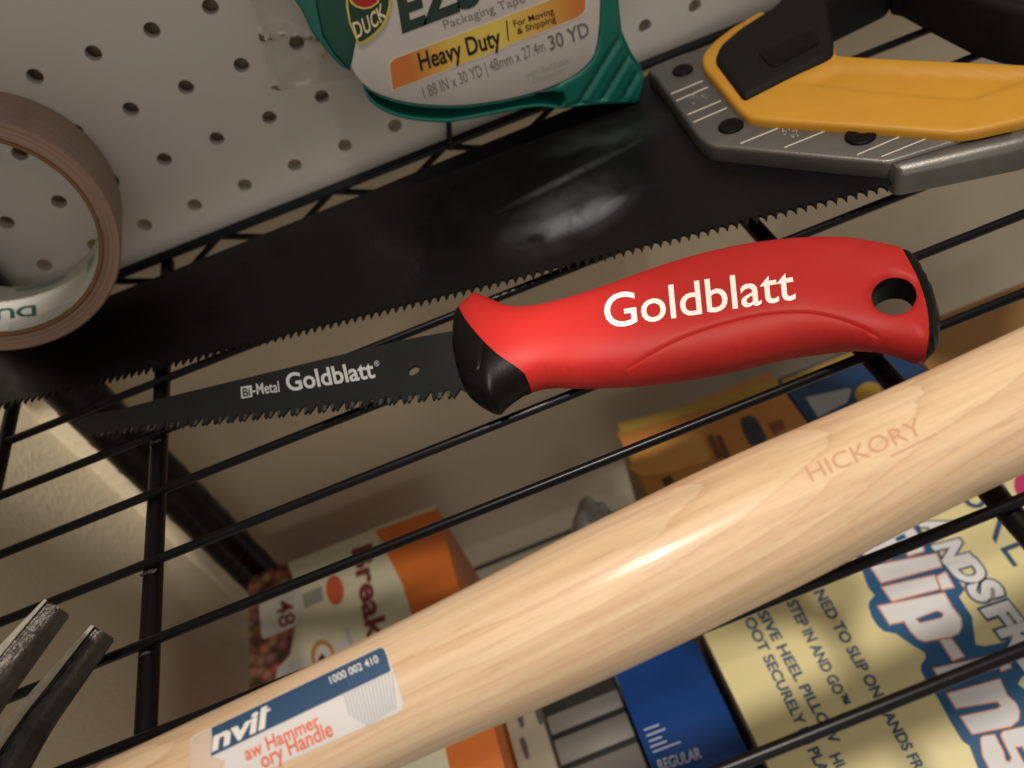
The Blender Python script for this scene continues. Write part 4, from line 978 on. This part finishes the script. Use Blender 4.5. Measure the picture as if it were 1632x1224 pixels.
slip = [c4([(575, 405), (700, 340), (770, 300), (900, 245), (960, 330), (975, 400), (880, 430), (860, 345), (800, 370), (760, 450), (640, 470)]),
        c4([(640, 505), (1060, 425), (1090, 500), (705, 605)]), c4([(715, 640), (1045, 565), (1080, 645), (775, 725)]), c4([(1070, 570), (1120, 545), (1170, 635), (1095, 650)]),
        c4([(690, 765), (1110, 680), (1160, 770), (1215, 840), (1222, 890), (1205, 930), (1150, 960), (985, 985), (945, 970), (900, 925), (855, 855), (760, 875)]),
        c4([(1090, 985), (1155, 975), (1235, 1085), (1170, 1110)]),
        c8([(970, 495), (1390, 405), (1425, 480), (1010, 565)]), c8([(1440, 395), (1490, 385), (1530, 480), (1465, 505)]),
        c8([(1070, 680), (1450, 575), (1500, 690), (1570, 755), (1592, 810), (1585, 870), (1530, 915), (1250, 970), (1170, 850), (1430, 795), (1470, 770), (1435, 730), (1130, 780)]),
        c8([(1315, 1010), (1330, 995), (1410, 985), (1475, 1110), (1490, 1175), (1530, 1190), (1545, 1150), (1465, 985), (1480, 960), (1640, 925), (1760, 1150), (1680, 1175), (1620, 1060), (1560, 1070), (1640, 1220), (1610, 1290), (1480, 1310), (1400, 1270), (1330, 1130)])]
for k, L_ in enumerate(slip):
    decal("letter_outline", grow(L_, 2.4), TP, M_ORL, sl_, .014); decal("letter", grow(L_, .3), TP, M_WT, sl_, .018)
cnt = c4([(935, 845), (1065, 795), (1105, 812), (1095, 835), (955, 868)]); decal("letter_outline", grow(cnt, 1.6), TP, M_ORL, sl_, .021); decal("letter_counter", cnt, TP, M_BLU, sl_, .024)
cnt = c4([(790, 320), (850, 290), (870, 318), (810, 345)]); decal("letter_counter", cnt, TP, M_BLU, sl_, .024)
for s, p0, p1, p2 in (("A", (1466, 834), (1482, 862), (1506, 822)), ("N", (1488, 872), (1507, 898), (1527, 862)), ("D", (1512, 903), (1535, 931), (1552, 892)), ("S", (1542, 937), (1558, 959), (1584, 925)), ("F", (1568, 975), (1588, 1000), (1606, 962)), ("R", (1592, 1008), (1616, 1040), (1632, 995)), ("E", (1618, 1046), (1642, 1078), (1660, 1032)), ("E", (1646, 1084), (1668, 1116), (1688, 1070))):
    lettering(s, p0, p1, p2, TP, M_NAVY, sl_, .11, .0125)
    lettering(s, p0, p1, p2, TP, M_WT, sl_, .055, .018)
lettering("SKECHERS", (1526, 786), (1788, 1136), (1592, 760), TP, M_NAVY, sl_, -.008, .010)
for s, p0, p1, p2 in (("NED TO SLIP ON", (1297, 945), (1393, 1113), (1313, 939)), ("HANDS FREE", (1398, 1124), (1470, 1250), (1414, 1118)),
                      ("STEP IN AND GO™", (1254, 961), (1340, 1126), (1270, 955)), ("SIVE HEEL PILLOW", (1207, 978), (1324, 1186), (1222, 972)), ("HUGS", (1322, 1206), (1350, 1262), (1338, 1200)),
                      ("OOT SECURELY IN", (1186, 988), (1284, 1186), (1201, 982)), ("PLACE", (1287, 1196), (1320, 1262), (1303, 1190))):
    lettering(s, p0, p1, p2, TP, M_NAVY, sl_, .028, .010)
decal("pink_spot", ell(1640, 772, 24, 26, 30), TP, mat("magenta_print", (.50, .03, .14), .45), sl_, .010)
for y in (-6.6, -7.4, -8.2, -9.0, -9.7):
    o = bm_obj("side_mark", box(yx - .004, yx + .002, y - .12, y + .05, LZ - .75 - random.random() * .3, LZ - .45), mat("dark_side_print", (.05, .045, .06), .6), sh)
# grey organiser and cream carton between coffee and blue
GZ2 = -9.6; GP = ZP(GZ2)
M_GB = mat("grey_plastic", (.16, .15, .14), .5, var=.06, vscale=30); M_GD = mat("dark_slot", (.010, .009, .008), .6)
g0 = GP.at(870, 1150)[0]
gr = thing("grey_organizer", "grey plastic storage container with dark seams, between coffee and blue cartons", "container", (g0 + 1, -9, FLOOR_Z))
bm_obj("container_body", box(g0, b0[0] - .04, -12.4, -6.2, FLOOR_Z + .002, GZ2 - .14, .05), M_GD, gr, 40)
ys = [-12.35, GP.at(920, 1215)[1], GP.at(920, 1160)[1], GP.at(920, 1118)[1]]
for a, b in zip(ys[:-1], ys[1:]): bm_obj("lid_panel", box(g0 + .03, b0[0] - .08, a + .06, b - .06, GZ2 - .135, GZ2, .03), M_GB, gr, 40)
bm_obj("lid_panel", box(g0 + .03, b0[0] - .08, ys[-1] + .75, -6.25, GZ2 - .135, GZ2, .03), M_GB, gr, 40)
M_CS = mat("stone_card", (.30, .27, .20), .5, var=.06, vscale=30)
cs_, csl = carton("stone_carton", "narrow stone coloured carton with dark marks, beside the coffee carton", -3.02, g0 - .05, -12.3, -6.0, GZ2, M_CS, M_CS)
for (x, y) in ((822, 1100), (840, 1092), (820, 1130), (828, 1180), (850, 1125)):
    decal("dark_mark", [(x, y), (x + 8, y - 4), (x + 16, y + 24), (x + 10, y + 30)], GP, mat("soft_black_print", (.05, .04, .035), .5), csl, .012, rnd=2)
# crumpled grey bag behind the hammer
bm = bmesh.new(); bmesh.ops.create_icosphere(bm, subdivisions=5, radius=1)
c = ZP(-9.4).at(945, 830)
for v in bm.verts:
    p = v.co.copy(); n = math.sin(p.x * 5 + 2 * math.sin(p.y * 4)) * .10 + math.sin(p.y * 9 + p.z * 7) * .06 + abs(math.sin(p.x * 8 - p.z * 9 + p.y * 3)) * .10
    p = p * (1 + n); v.co = Vector((c[0] + p.x * .85, c[1] + p.y * .95, max(FLOOR_Z, -11.7 + p.z * 2.5)))
o = bm_obj("crumpled_bag", bm, mat("grey_bag_plastic", (.27, .26, .25), .35, var=.3, vscale=60), None, 60)
o['label'] = "crumpled grey plastic bag behind the hammer handle, left of the ochre carton"; o['category'] = "bag"
